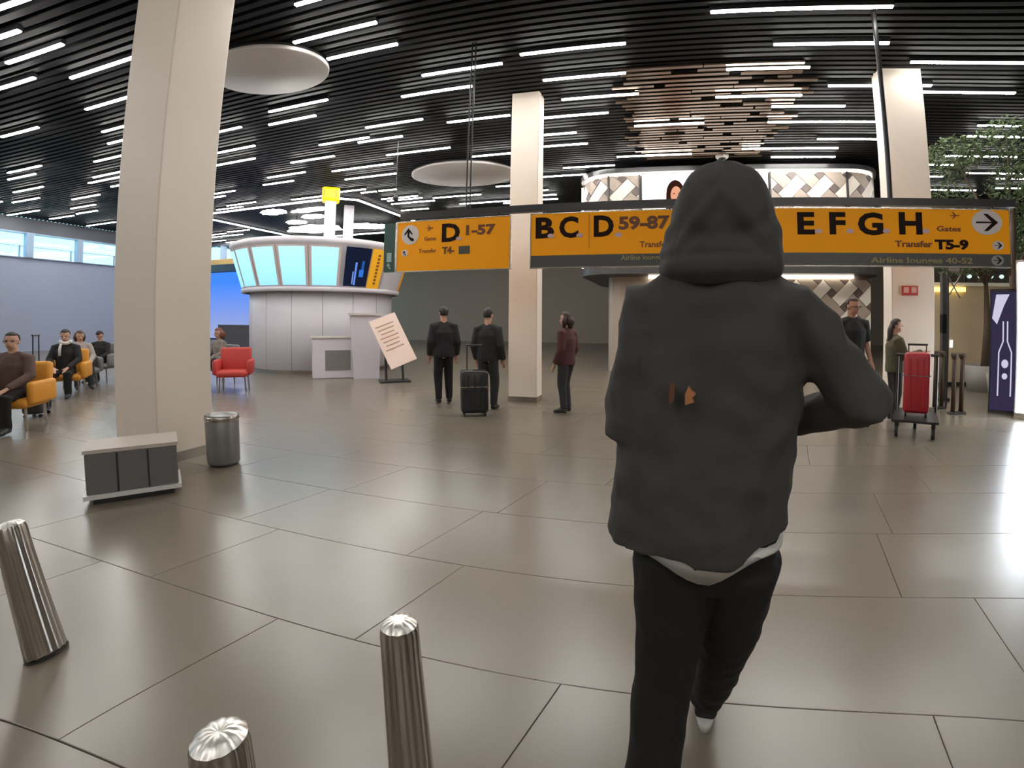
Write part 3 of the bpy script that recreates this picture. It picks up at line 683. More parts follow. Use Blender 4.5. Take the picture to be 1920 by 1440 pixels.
def sit_pose(H):
    P = std_pose(H); dz = -.235*H
    for k in list(P):
        if not k.startswith(('kn', 'an', 'toe')): P[k] = P[k]+Vector((0, 0, dz))
    for s, n in ((1, 'r'), (-1, 'l')):
        P['kn'+n] = Vector((s*.075, .24, .27))*H; P['an'+n] = Vector((s*.075, .22, .045))*H; P['toe'+n] = Vector((s*.08, .31, .02))*H
        P['el'+n] = Vector((s*.14, .05, .42))*H; P['wr'+n] = Vector((s*.07, .19, .34))*H
    return P
def person(label, loc, rz, H, pose, top, legs, hair='short', hcol=(.02, .014, .01), skin='light', sleeve=1.0, bulk=1.0, turn=0.0, nod=0.0, shoes=(.02, .02, .02), group=None, voxel=.014, glasses=False):
    t = thing('person', label, 'person', loc, rz, group); P = pose
    Rh = Matrix.Rotation(turn, 3, 'Z') @ Matrix.Rotation(nod, 3, 'X'); hc = P['head']
    def hp(x, y, z): return hc+Rh @ (Vector((x, y, z))*H)
    bm = bmesh.new()
    ellipsoid(bm, hp(0, -.004, .012), (.043*H, .054*H, .056*H), R=Rh); ellipsoid(bm, hp(0, .016, -.026), (.033*H, .037*H, .040*H), R=Rh)
    ellipsoid(bm, hp(0, .056, -.012), (.008*H, .013*H, .014*H), 8, 6, R=Rh)
    for s in (1, -1): ellipsoid(bm, hp(s*.044, -.004, -.006), (.006*H, .012*H, .018*H), 8, 6, R=Rh)
    tube(bm, [P['chest'], P['neck'], hp(0, -.008, -.02)], [.06*H, .034*H, .032*H], 12)
    tube(bm, [P['pelvis'], P['waist'], P['chest'], P['chest']*.35+P['neck']*.65], [.062*H, .066*H, .082*H, .045*H], 14, flat=.72)
    for s, n in ((1, 'r'), (-1, 'l')):
        tube(bm, [P['chest']*.3+P['neck']*.7, P['sh'+n], P['el'+n], P['wr'+n]], [.034*H, .030*H, .024*H, .017*H], 10)
        hand(bm, P['wr'+n], P['wr'+n]-P['el'+n], -s, H)
        tube(bm, [P['pelvis'], P['hip'+n], P['kn'+n], P['an'+n]], [.045*H, .046*H, .032*H, .021*H], 10)
        tube(bm, [P['an'+n], (P['an'+n]+P['toe'+n])/2, P['toe'+n]], [.024*H, .022*H, .016*H], 8)
    bo = obm('body', fuse(bm, min(voxel, .011)), SK[skin], t, True)
    # clothing
    b = bulk; bm = bmesh.new()
    lo = P['pelvis']*1.0+(P['waist']-P['pelvis'])*-.45
    tube(bm, [lo, P['pelvis'], P['waist'], P['chest'], P['chest']*.3+P['neck']*.7, P['neck']+(P['neck']-P['chest'])*.1], [.098*H*b, .100*H*b, .096*H*b, .104*H*b, .078*H, .040*H], 16, flat=.74)
    for s, n in ((1, 'r'), (-1, 'l')):
        a, e, w = P['sh'+n], P['el'+n], P['wr'+n]
        if sleeve >= 1: pts, rad = [P['chest']*.1+P['neck']*.9, a, e, w], [.036*H, .045*H*b, .038*H*b, .027*H*b]
        else: pts, rad = [P['chest']*.1+P['neck']*.9, a, a+(e-a)*sleeve*1.6], [.036*H, .045*H*b, .041*H*b]
        tube(bm, pts, rad, 12)
    obm('jacket' if sleeve >= 1 else 'shirt', fuse(bm, voxel, 3, .006, 9, len(label)), top, t, True)
    bm = bmesh.new()
    tube(bm, [P['pelvis']+(P['waist']-P['pelvis'])*.5, P['pelvis'], P['pelvis']*.75+(P['hipr']+P['hipl'])*.125], [.088*H, .094*H, .085*H], 14, flat=.78)
    for n in 'rl': tube(bm, [P['hip'+n]+(P['pelvis']-P['hip'+n])*.4, P['hip'+n], P['kn'+n], P['an'+n]], [.062*H, .063*H, .046*H, .034*H], 12)
    obm('trousers', fuse(bm, voxel, 3, .006, 8, 3), legs, t, True)
    for n in 'rl':
        bm = bmesh.new(); a, c = P['an'+n], P['toe'+n]; d = (c-a); d.z = 0
        heel = Vector((a.x, a.y, c.z))-d*.25; tube(bm, [heel+Vector((0, 0, .012*H)), heel+d*.35+Vector((0, 0, .022*H)), heel+d*.8+Vector((0, 0, .012*H)), c+d*.12+Vector((0, 0, .002*H))], [.024*H, .029*H, .026*H, .016*H], 10)
        bm2 = fuse(bm, .01, 2); obm('shoe', bm2, mat('shoe_%d' % int(1000*shoes[0]), shoes, .5), t, True)
    # hair
    bm = bmesh.new(); vs = ellipsoid(bm, (0, 0, 0), (.0485*H, .0595*H, .062*H), 24, 16)
    kill = [v for v in vs if (v.co.y > .012*H and v.co.z < .026*H) or v.co.z < -.036*H or (abs(v.co.x) > .036*H and v.co.z < -.004*H and v.co.y > -.02*H)]
    bmesh.ops.delete(bm, geom=kill, context='VERTS')
    for v in bm.verts: v.co *= 1+.03*mn.noise(v.co*40)
    for v in bm.verts: v.co = hp(0, -.006, .014)+Rh @ v.co
    if hair == 'long': tube(bm, [hp(0, -.045, .02), hp(0, -.062, -.04), hp(0, -.066, -.12), hp(0, -.06, -.19)], [.036*H, .044*H, .04*H, .016*H], 12, flat=.6)
    if hair == 'bob':
        for s in (1, -1): tube(bm, [hp(s*.035, -.02, .03), hp(s*.046, -.018, -.03), hp(s*.042, -.01, -.08)], [.02*H, .026*H, .014*H], 10)
        tube(bm, [hp(0, -.05, .02), hp(0, -.06, -.03), hp(0, -.052, -.09)], [.03*H, .042*H, .02*H], 10)
    ho = ob('hair', bm, mat('hair_%02d%02d%02d' % tuple(int(c*99) for c in hcol), hcol, .55, bump=.4, scale=60), t, True)
    sm = ho.modifiers.new('thickness', 'SOLIDIFY'); sm.thickness = .008*H
    for s in (1, -1):
        bm = bmesh.new(); ellipsoid(bm, hp(s*.019, .0475, .004), (.007*H, .005*H, .0045*H), 10, 6, R=Rh); ob('eye', bm, M_eye, bo, True)
    bm = bmesh.new(); ellipsoid(bm, hp(0, .050, -.040), (.014*H, .005*H, .0045*H), 10, 6, R=Rh); ob('mouth', bm, M_lip, bo, True)
    if glasses:
        bm = bmesh.new()
        for s in (1, -1):
            pts = [hp(s*.020+.013*math.cos(a), .0575, .003+.0095*math.sin(a)) for a in [2*math.pi*i/14 for i in range(15)]]; tube(bm, pts, .0016*H, 6, False)
            tube(bm, [hp(s*.033, .056, .005), hp(s*.046, 0, .004)], .0015*H, 6)
        tube(bm, [hp(-.007, .0575, .004), hp(.007, .0575, .004)], .0015*H, 6); ob('glasses', bm, M_dark, t)
    return t
def cloth(n, c, r=.85): return mat(n, c, r, noise=.12, scale=14, bump=.25)

# --- the hooded person walking ahead
AZ = math.radians(17.4); fwd = Vector((math.sin(AZ), math.cos(AZ), 0))
hp_ = thing('person', 'person in a dark hooded sweatshirt and black trousers walking away in the foreground', 'person', fwd*1.25, -AZ)
bm = bmesh.new()
ellipsoid(bm, (.01, .015, 1.765), (.078, .098, .115)); ellipsoid(bm, (.01, .05, 1.69), (.06, .068, .07)); ellipsoid(bm, (.01, .125, 1.715), (.014, .024, .026), 8, 6)
for s in (1, -1): ellipsoid(bm, (.01+s*.08, .01, 1.735), (.012, .022, .034), 8, 6)
tube(bm, [(0, 0, 1.45), (0, 0, 1.57), (.008, .0, 1.68)], [.10, .062, .058], 14)
tube(bm, [(-.01, .02, .93), (-.01, .02, 1.1), (0, .01, 1.35), (0, 0, 1.5)], [.145, .135, .155, .08], 16, flat=.72)
ARM = {1: [(.06, 0, 1.52), (.195, 0, 1.52), (.350, -.01, 1.305), (.16, .24, 1.18)], -1: [(-.06, 0, 1.52), (-.185, 0, 1.52), (-.21, -.02, 1.23), (-.09, .24, 1.12)]}
for s in (1, -1):
    A_ = [Vector(q) for q in ARM[s]]; tube(bm, A_, [.062, .056, .044, .031], 12); hand(bm, A_[3], A_[3]-A_[2], -s, 1.85, .7)
LEG = {-1: [(-.09, .0, .88), (-.098, -.005, .68), (-.098, -.012, .50), (-.112, -.05, .25), (-.125, -.08, .10)], 1: [(.085, .02, .88), (.082, .075, .68), (.066, .165, .48), (.050, .27, .27), (.030, .37, .12)]}
for s in (1, -1): tube(bm, [(0, .01, .95)]+LEG[s], [.10, .085, .072, .058, .050, .038], 12)
for x, y in ((-.126, -.06), (.03, .40)): tube(bm, [(x, y-.03, .09), (x, y, .055), (x, y+.09, .04)], [.036, .034, .024], 10)
bo = obm('body', fuse(bm, .010), SK['light'], hp_, True)
for s in (1, -1):
    bm = bmesh.new(); ellipsoid(bm, (.01+s*.032, .101, 1.748), (.012, .010, .008), 10, 6); ob('eye', bm, M_eye, bo, True)
bm = bmesh.new(); ellipsoid(bm, (.01, .113, 1.668), (.024, .009, .008), 10, 6); ob('mouth', bm, M_lip, bo, True)
bm = bmesh.new(); ellipsoid(bm, (.01, .02, 1.80), (.079, .092, .088), 20, 12); bmesh.ops.delete(bm, geom=[v for v in bm.verts if v.co.z < 1.785], context='VERTS')
ob('hair', bm, mat('hair_dark', (.015, .011, .009), .55, bump=.4, scale=60), hp_, True)
M_hood = mat('hoodie_charcoal', (.052, .050, .046), .95, noise=.25, scale=5, bump=.5)
bm = bmesh.new(); n = 40; R = []
for z, cx, rx, ry in ((.90, -.035, .245, .150), (.97, -.036, .247, .158), (1.1, -.03, .240, .155), (1.25, -.018, .232, .152), (1.4, -.004, .228, .148), (1.49, -.004, .236, .140), (1.555, -.004, .216, .126), (1.60, -.002, .176, .112), (1.635, .002, .135, .102), (1.665, .006, .10, .09)):
    ring = []
    for i in range(n):
        a = 2*math.pi*i/n; x = cx+rx*math.cos(a); dz = 0
        if z < 1.0: dz = -.005+.075*max(0, x/.22)**1.5+.02*max(0, -x/.28) if z < .95 else .04*max(0, x/.22)
        ring.append(bm.verts.new((x, .01+ry*math.sin(a), z+dz)))
    R.append(ring)
for A, B in zip(R, R[1:]):
    for i in range(n): bm.faces.new((A[i], A[(i+1) % n], B[(i+1) % n], B[i]))
bm.faces.new(R[0][::-1]); bm.faces.new(R[-1])
for s in (1, -1): tube(bm, [Vector((s*.05, 0, 1.5))]+[Vector(q) for q in ARM[s][1:3]]+[Vector(ARM[s][2])*.12+Vector(ARM[s][3])*.88], [.10, .092, .082, .05], 16)
hm = fuse(bm, .010, 4, .022, 6.5, 2); obm('sweatshirt', hm, M_hood, hp_, True)
bm = bmesh.new(); n = 36; R = []
for z, x0, x1, yb, yf in ((1.585, -.118, .128, -.105, .08), (1.612, -.146, .154, -.134, .12), (1.64, -.149, .158, -.138, .14), (1.68, -.142, .160, -.132, .15), (1.73, -.130, .159, -.130, .155), (1.79, -.110, .150, -.122, .15), (1.835, -.090, .134, -.108, .14), (1.87, -.062, .106, -.085, .115), (1.893, -.030, .070, -.055, .08), (1.905, .005, .035, -.018, .03)):
    R.append([bm.verts.new(((x0+x1)/2+(x1-x0)/2*math.cos(2*math.pi*i/n), (yb+yf)/2+(yf-yb)/2*math.sin(2*math.pi*i/n), z)) for i in range(n)])
for A, B in zip(R, R[1:]):
    for i in range(n): bm.faces.new((A[i], A[(i+1) % n], B[(i+1) % n], B[i]))
bm.faces.new(R[-1])
bmesh.ops.subdivide_edges(bm, edges=bm.edges[:], cuts=2, use_grid_fill=True, smooth=.6)
bmesh.ops.delete(bm, geom=[f for f in bm.faces if f.calc_center_median().y > .095 and 1.60 < f.calc_center_median().z < 1.83 and abs(f.calc_center_median().x-.01) < .085], context='FACES')
bm.normal_update()
for v in bm.verts:
    p = v.co*9; v.co += v.normal*(.011*mn.noise(Vector((p.x, p.y, p.z*.6)))+.006*mn.noise(p*2))
    x_, z_ = v.co.x-.012, v.co.z
    if v.co.y < .03: v.co += v.normal*(.009*math.exp(-((z_-1.80+1.1*abs(x_))/.014)**2)*(abs(x_) < .1)-.009*math.exp(-((z_-1.765+1.1*abs(x_))/.016)**2)*(abs(x_) < .09)-.010*math.exp(-((z_-1.69-.9*x_*x_*4)/.014)**2)+.007*math.exp(-((z_-1.668)/.012)**2)+-.006*math.exp(-((v.co.z-1.658-.06*v.co.x)/.012)**2)+.003*math.exp(-((v.co.z-1.628)/.02)**2)-.008*math.exp(-((v.co.z-1.715+.25*abs(v.co.x-.02))/.012)**2)*math.exp(-((v.co.x-.02)/.08)**2)+.007*math.exp(-((v.co.x-.012)/.007)**2)*(v.co.z > 1.74))
ho = ob('hood', bm, M_hood, hp_, True); sm = ho.modifiers.new('thickness', 'SOLIDIFY'); sm.thickness = .012
sb = ho.modifiers.new('soft', 'SUBSURF'); sb.levels = 1; sb.render_levels = 1
# white shirt hem below the sweatshirt
bm = bmesh.new(); n = 48; R = []
for z, k in ((1.02, .74), (.93, .88), (.868, .935), (.873, .915), (1.0, .70)):
    ring = []
    for i in range(n):
        a = 2*math.pi*i/n; x = -.022+.225*k*math.cos(a)
        dz = (.085*max(0, x/.2)**1.4+.045*max(0, -x/.24)+.012*math.sin(a*5)*(z < .9)) if z < .9 else 0
        ring.append(bm.verts.new((x, .01+.150*k*math.sin(a), z+dz)))
    R.append(ring)
for A, B in zip(R, R[1:]):
    for i in range(n): bm.faces.new((A[i], A[(i+1) % n], B[(i+1) % n], B[i]))
ob('shirt_hem', bm, cloth('white_cotton', (.62, .60, .57)), hp_, True)
M_pants = cloth('black_trousers', (.0055, .0055, .005))
bm = bmesh.new()
tube(bm, [(-.01, .01, 1.0), (-.012, .012, .90), (-.012, .02, .80)], [.19, .19, .165], 18, flat=.66)
tube(bm, [(-.09, .0, .88), (-.098, -.005, .68), (-.098, -.012, .50), (-.112, -.05, .25), (-.125, -.085, .07)], [.115, .100, .088, .082, .085], 16)
tube(bm, [(.085, .01, .88), (.082, .075, .68), (.066, .165, .48), (.050, .27, .27), (.030, .37, .11)], [.110, .094, .082, .072, .066], 16)
obm('trousers', fuse(bm, .011, 5, .011, 7, 5), M_pants, hp_, True)
for (x, y, nm) in ((-.128, -.03, 'left'), (.03, .435, 'right')):
    bm = bmesh.new(); tube(bm, [(x, y-.09, .055), (x, y-.03, .065), (x, y+.06, .055), (x+.005, y+.15, .04)], [.042, .048, .045, .032], 12)
    s_ = obm('shoe', fuse(bm, .008, 3), mat('shoe_black', (.02, .02, .02), .6), hp_, True)
    bm = bmesh.new(); P_ = [(x+.048*math.cos(a)*(1 if math.sin(a) > 0 else .85), y+.03+.155*math.sin(a)) for a in [2*math.pi*i/24 for i in range(24)]]
    A = [bm.verts.new((p, q, 0)) for p, q in P_]; B = [bm.verts.new((p, q, .032)) for p, q in P_]; bm.faces.new(A[::-1]); bm.faces.new(B)
    for i in range(24): bm.faces.new((A[i], A[(i+1) % 24], B[(i+1) % 24], B[i]))
    so = ob('sole', bm, mat('sole_white', (.62, .60, .57), .6), s_, True)
# small orange print on the back
for dx, pts in ((-.098, [(-.006, 0), (.006, .01), (.008, .05), (-.003, .06), (-.009, .03)]), (-.058, [(-.012, 0), (.012, .008), (.006, .02), (.016, .03), (.004, .04), (-.004, .052), (-.013, .03)])):
    bm = bmesh.new(); prism(bm, [(x*.8+dx, z*.8+1.31) for x, z in pts], -.170, -.145)
    ob('back_print', bm, mat('orange_print', (.42, .17, .07), .7) if dx > -.08 else mat('brown_print', (.13, .05, .025), .7), hp_)

# --- people further off
H = 1.84; p_ = std_pose(H); p_['elr'] = Vector((.18, .04, .66))*H; p_['wrr'] = Vector((.27, .12, .565))*H; p_['kn' 'l'] += Vector((0, .08, 0)); p_['anl'] += Vector((0, .13, 0)); p_['toel'] += Vector((0, .13, 0))
a = 32.3; person('person in a black T-shirt with cropped hair and glasses by the woven tiles', azD(a, 7.6), math.radians(180-a+28), 1.84, {k: (Vector((-v.x, v.y, v.z)) if 0 else v) for k, v in p_.items()}, cloth('black_cotton', (.014, .014, .014)), cloth('dark_denim', (.03, .032, .04)), 'short', (.05, .03, .02), 'tan', .55, 1.08, turn=.35, nod=-.15, glasses=True)
H = 1.535; p_ = std_pose(H); p_['elr'] = Vector((.13, .06, .64))*H; p_['wrr'] = Vector((.09, .22, .68))*H; p_['ell'] = Vector((-.14, .05, .63))*H; p_['wrl'] = Vector((-.08, .20, .60))*H
a = 36.75; person('person in an olive jacket with long dark hair facing right beside the red suitcase', azD(a, 8.1), math.radians(-a-72), 1.535, p_, cloth('olive_jacket', (.085, .075, .04)), cloth('brown_trousers', (.035, .025, .025)), 'long', (.022, .012, .008), 'light', 1.0, 1.22)
a = -20.4+.0; 
def back_person(label, az, D, H, top, legs, hair, hcol, rot=0, **k):
    p_ = std_pose(H); p_['knr'] += Vector((0, .05, 0)); p_['anr'] += Vector((0, .03, 0)); p_['toer'] += Vector((0, .03, 0))
    return person(label, azD(az, D), math.radians(-az+rot), H, p_, top, legs, hair, hcol, **k)
def azpx(x): d = ray(x, 600); return math.degrees(math.atan2(d.x, d.y))
back_person('person in a black coat standing under the D 1-57 sign, seen from behind', azpx(832), 8.6, 1.72, cloth('black_coat', (.014, .015, .018)), M_pants, 'short', (.012, .01, .01), 10, bulk=1.15)
back_person('person in dark clothes with a dark trolley suitcase before the slim middle column', azpx(915), 7.9, 1.68, cloth('dark_jacket', (.02, .02, .022)), cloth('charcoal_trousers', (.03, .03, .03)), 'short', (.012, .01, .01), -20, bulk=1.1)
back_person('person in a maroon jacket to the left of the hooded person', azpx(1062), 7.6, 1.62, cloth('maroon_jacket', (.07, .022, .024)), cloth('charcoal_trousers', (.03, .03, .03)), 'bob', (.03, .016, .012), 60, bulk=1.12)
# seated people at the left
def seated(label, az, D, H, face, top, legs, hair, hcol, **k):
    return person(label, azD(az, D), math.radians(-az+face), H, sit_pose(H), top, legs, hair, hcol, **k)
GA, GB = 8.9, 12.0
seated('seated person with dark hair and glasses at the left edge, beside the trolley handle', azpx(24), GA, 1.70, 150, cloth('brown_knit', (.10, .06, .05)), M_pants, 'short', (.012, .010, .010), glasses=True, turn=.2)
seated('seated person in a black jacket with a white scarf before the blue-grey wall', azpx(123), GB, 1.66, 165, cloth('black_cotton', (.014, .014, .014)), M_pants, 'short', (.012, .01, .01), nod=-.25)
seated('seated person in a pale top leaning beside the one with the white scarf', azpx(147)+.1, GB+1.15, 1.60, 190, cloth('pale_top', (.35, .30, .27)), cloth('dark_denim', (.03, .032, .04)), 'bob', (.06, .035, .025), nod=-.3)
seated('slumped seated person in black partly behind the big foreground column', azpx(188), GB+2.3, 1.55, 150, cloth('black_cotton', (.014, .014, .014)), M_pants, 'short', (.012, .01, .012), nod=-.7)
seated('seated person with auburn hair just right of the big foreground column', azpx(411), 12.6, 1.66, 120, cloth('grey_knit', (.22, .19, .17)), M_pants, 'bob', (.16, .05, .03), nod=-.2)
t = thing('scarf', 'white scarf around the neck of the seated person in black', 'scarf', azD(azpx(123), GB-.02, 1.02), 0)
bm = bmesh.new(); pts = [(.085*math.cos(a), .075*math.sin(a), .02*math.sin(a*2)) for a in [2*math.pi*i/16 for i in range(17)]]; tube(bm, pts, .032, 8, False); ob('loop', bm, cloth('white_cotton', (.6, .58, .55)), t, True)
bm = bmesh.new(); tube(bm, [(.0, -.085, -.01), (.015, -.125, -.12), (.02, -.135, -.25)], [.03, .032, .03], 8, flat=.5); ob('tail', bm, MATS['white_cotton'], t, True)

# ------------------------------------------------------------------ seats and luggage
def tub_seat(label, az, D, face, m):
    t = thing('lounge_seat', label, 'seat', azD(az, D), math.radians(-az+face))
    bm = bmesh.new(); box(bm, (0, .02, .37), (.62, .58, .13), bev=.05); ob('seat_cushion', bm, m, t, True)
    bm = bmesh.new(); box(bm, (0, -.27, .62), (.62, .12, .52), Matrix.Rotation(.15, 3, 'X'), bev=.05); ob('backrest', bm, m, t, True)
    for s in (1, -1): bm = bmesh.new(); box(bm, (s*.33, 0, .50), (.09, .56, .30), bev=.04); ob('armrest', bm, m, t, True)
    for sx in (1, -1):
        for sy in (1, -1): bm = bmesh.new(); cyl(bm, (sx*.26, sy*.22, 0), (sx*.24, sy*.20, .31), .016, n=8); ob('leg', bm, M_steel, t)
    return t
M_or = mat('orange_upholstery', (.62, .26, .02), .6); M_red = mat('red_upholstery', (.50, .05, .04), .6); M_gs = mat('grey_upholstery', (.16, .16, .165), .6)
tub_seat('orange lounge seat beside the seated person at the left edge', azpx(24), GA+.05, 150, M_or)
tub_seat('orange lounge seat holding the person with the white scarf', azpx(123), GB+.05, 165, M_or)
tub_seat('grey lounge seat holding the person in the pale top', azpx(147)+.1, GB+1.2, 190, M_gs)
tub_seat('grey lounge seat holding the slumped person in black', azpx(188), GB+2.35, 150, M_gs)
tub_seat('grey lounge seat holding the person with auburn hair', azpx(411), 12.65, 120, M_gs)
tub_seat('empty red lounge seat right of the person with auburn hair', azpx(438), 11.2, 170, M_red)
bx_ = thing('low_partition', 'low dark partition under the blue screen', 'partition', W(-20.6, 18.4, 0), PHI)
bx('panel', (0, 0, .55), (4.6, .12, 1.1), mat('partition_dark', (.10, .10, .11), .5), bx_); bx('cap', (0, 0, 1.11), (4.64, .16, .03), M_steel, bx_)
for s in (-2.2, 2.2): bx('foot', (s, 0, .02), (.1, .4, .04), M_dark, bx_)
def suitcase(label, p, rz, w, d, h, m, handle=.35, z0=.05):
    t = thing('suitcase', label, 'suitcase', p, rz)
    bm = bmesh.new(); box(bm, (0, 0, z0+h/2), (w, d, h), bev=.05); ob('shell', bm, m, t, True)
    for k in (-1, 0, 1): bx('rib', (k*w*.25, -d/2-.003, z0+h/2), (.02, .012, h*.8), m, t)
    bx('zip_band', (0, 0, z0+h*.62), (w+.008, d+.008, .012), M_steel, t)
    bm = bmesh.new()
    for s in (1, -1): cyl(bm, (s*.11, 0, z0+h), (s*.11, 0, z0+h+handle), .009, n=8)
    cyl(bm, (-.125, 0, z0+h+handle), (.125, 0, z0+h+handle), .014, n=8); ob('pull_handle', bm, M_dark, t)
    for sx in (1, -1):
        for sy in (1, -1): bm = bmesh.new(); cyl(bm, (sx*w*.38-.012, sy*d*.35, .025), (sx*w*.38+.012, sy*d*.35, .025), .025, n=12); ob('wheel', bm, M_dark, t)
    return t
suitcase('dark trolley suitcase with its handle pulled up beside the person at the left edge', azD(azpx(67), 9.9), 2.2, .42, .26, .62, mat('case_dark', (.03, .032, .036), .4), .55)
suitcase('dark trolley suitcase standing left of the person before the slim middle column', azD(azpx(889), 7.5), .3, .42, .26, .66, mat('case_black', (.016, .016, .018), .35), .38)
# luggage trolley with the red case
tp_ = azD(38.95, 7.35)
t = thing('luggage_trolley', 'steel luggage trolley carrying the red suitcase', 'trolley', tp_, math.radians(-39))
bm = bmesh.new(); box(bm, (0, 0, .22), (.56, .8, .03)); ob('platform', bm, M_dark, t)
for s in (1, -1): bm = bmesh.new(); tube(bm, [(s*.26, .36, .22), (s*.26, .42, .6), (s*.26, .44, 1.02)], .016, 8); ob('side_post', bm, M_dark, t)
bm = bmesh.new(); cyl(bm, (-.28, .44, 1.02), (.28, .44, 1.02), .02, n=10); ob('push_bar', bm, M_dark, t)
for x, y in ((-.22, -.3), (.22, -.3), (0, .3)): bm = bmesh.new(); cyl(bm, (x-.02, y, .08), (x+.02, y, .08), .08, n=16); box(bm, (x, y, .18), (.05, .06, .08)); ob('wheel', bm, M_dark, t)
suitcase('large red hard-shell suitcase on the trolley beside the olive jacket', tp_+Vector((0, 0, .235)), math.radians(-39), .33, .28, .80, mat('case_red', (.40, .02, .025), .4), .10)

# grey bench box and bin by the big column
p = azD(-47.2, 5.05)
t = thing('grey_box_bench', 'low grey box bench with a pale metal foot rim before the big column', 'bench', p, math.radians(44))
bm = bmesh.new(); box(bm, (0, 0, .25), (.66, .42, .34), bev=.015); ob('body', bm, mat('bench_grey', (.14, .135, .13), .45), t)
bx('foot_rim', (0, 0, .07), (.70, .46, .035), mat('rim_pale', (.65, .63, .6), .3), t); bx('kick', (0, 0, .026), (.58, .36, .052), M_dark, t); bx('seat_top', (0, 0, .435), (.68, .44, .03), mat('bench_top', (.50, .44, .38), .5), t)
for x in (-.11, .11): bx('panel_gap', (x, -.211, .25), (.012, .006, .32), M_dark, t)
p = azD(azpx(412), 5.6)
t = thing('litter_bin', 'round grey litter bin just right of the big column', 'bin', p, .3)
bm = bmesh.new(); lathe(bm, [(.001, .02), (.15, .02), (.16, .04), (.165, .5), (.15, .52), (.12, .50), (.001, .5)], 32); ob('body', bm, mat('bin_grey', (.22, .21, .2), .35, .3), t, True)
bm = bmesh.new(); lathe(bm, [(.166, .46), (.172, .47), (.172, .5), (.166, .51)], 32); ob('rim', bm, M_steel, t, True); bm = bmesh.new(); lathe(bm, [(.001, 0), (.14, 0), (.14, .03), (.001, .03)], 24); ob('base', bm, M_dark, t)

# ------------------------------------------------------------------ right-hand side: pale shop wall, poster, lights, posts, greenery
wr = thing('pale_shop_wall', 'warm beige shop wall right of the right-hand column', 'wall', W(7.6, 11.3, 0), PHI)
bx('wall_panel', (0, .1, 1.15), (3.4, .2, 2.3), mat('warm_beige', (.62, .50, .33), .5), wr); bx('cap', (0, .1, 2.34), (3.5, .3, .08), M_cream, wr)
bx('yellow_light', (-1.15, -.06, 2.22), (.75, .06, .10), emat('yellow_light', (1, .72, .2), 2.2), wr)
bx('notice', (-1.08, -.02, .98), (.06, .02, .17), emat('notice_white', (1, .95, .9), 1.3), wr)
bx('plinth', (0, -.01, .05), (3.4, .04, .10), M_dark, wr)
t = thing('dark_display_pillar', 'narrow dark pillar between the right-hand column and the beige wall', 'pillar', azD(41.4, 10.6), PHI)
bx('pillar_body', (0, 0, 1.2), (.09, .09, 2.4), mat('pillar_dark', (.05, .045, .045), .5), t); bx('band', (0, -.003, 1.45), (.10, .10, .35), M_black, t); bx('base', (0, 0, .03), (.2, .2, .06), M_dark, t)
p = azD(46.9, 9.6)
t = thing('bottle_poster', 'dark violet backlit poster showing an outlined bottle at the right edge', 'poster', p, math.radians(-46))
bx('case', (0, 0, 1.02), (.44, .12, 2.0), M_dark, t); bx('print', (0, -.063, 1.02), (.40, .008, 1.9), emat('poster_violet', (.030, .024, .058), 1.0), t)
M_lilac = emat('poster_lilac', (.55, .52, .68), 1.0)
bm = bmesh.new(); tube(bm, [(-.09, -.07, .3), (-.09, -.07, 1.0), (-.03, -.07, 1.18), (-.03, -.07, 1.5)], .010, 6); tube(bm, [(.09, -.07, .3), (.09, -.07, 1.0), (.03, -.07, 1.18), (.03, -.07, 1.5)], .010, 6); ob('bottle_outline', bm, M_lilac, t)
bm = bmesh.new(); prism(bm, [(-.19, 1.55), (-.12, 1.45), (-.02, 1.75), (.06, 1.93), (-.13, 1.93)], -.074, -.068); ob('splash', bm, M_lilac, t)
bm = bmesh.new(); prism(bm, disc_poly(0, .82, .05, .07, 14), -.074, -.068); ob('label_mark', bm, M_lilac, t); bm = bmesh.new(); prism(bm, disc_poly(0, .62, .04, .05, 14), -.074, -.068); ob('label_mark', bm, M_lilac, t)
p = azD(48.25, 9.3)
t = thing('light_pylon', 'tall white glowing light panel at the right edge', 'light', p, math.radians(-48))
bx('diffuser', (.18, 0, 1.25), (.44, .10, 2.3), emat('pylon_white', (.86, .94, 1.0), 16.0), t); bx('frame', (.18, .06, 1.25), (.50, .06, 2.4), M_steel, t); bx('base', (.18, .02, .05), (.5, .2, .10), M_steel, t)
for i, (px, D, lab) in enumerate(((1756, 9.6, 'leftmost'), (1769, 9.7, 'second from the left'), (1791, 9.2, 'third from the left'), (1806, 9.3, 'rightmost'))):
    p = azD(azpx(px), D); t = thing('barrier_post', f'dark barrier post before the beige wall, {lab} of four', 'post', p, 0, 'dark barrier posts on the right')
    bm = bmesh.new(); cyl(bm, (0, 0, .02), (0, 0, .92), .035, n=14); ob('shaft', bm, mat('post_brown', (.05, .028, .012), .5), t, True)
    bm = bmesh.new(); lathe(bm, [(.036, .88), (.058, .93), (.058, .98), (.001, .99)], 18); ob('head', bm, MATS['post_brown'], t, True)
    bm = bmesh.new(); lathe(bm, [(.001, 0), (.085, 0), (.08, .025), (.001, .03)], 24); ob('base', bm, M_dark, t, True)
M_leaf = mat('leaf_green', (.085, .13, .05), .5, noise=.35, scale=9); M_bark = mat('bark', (.10, .07, .05), .8)
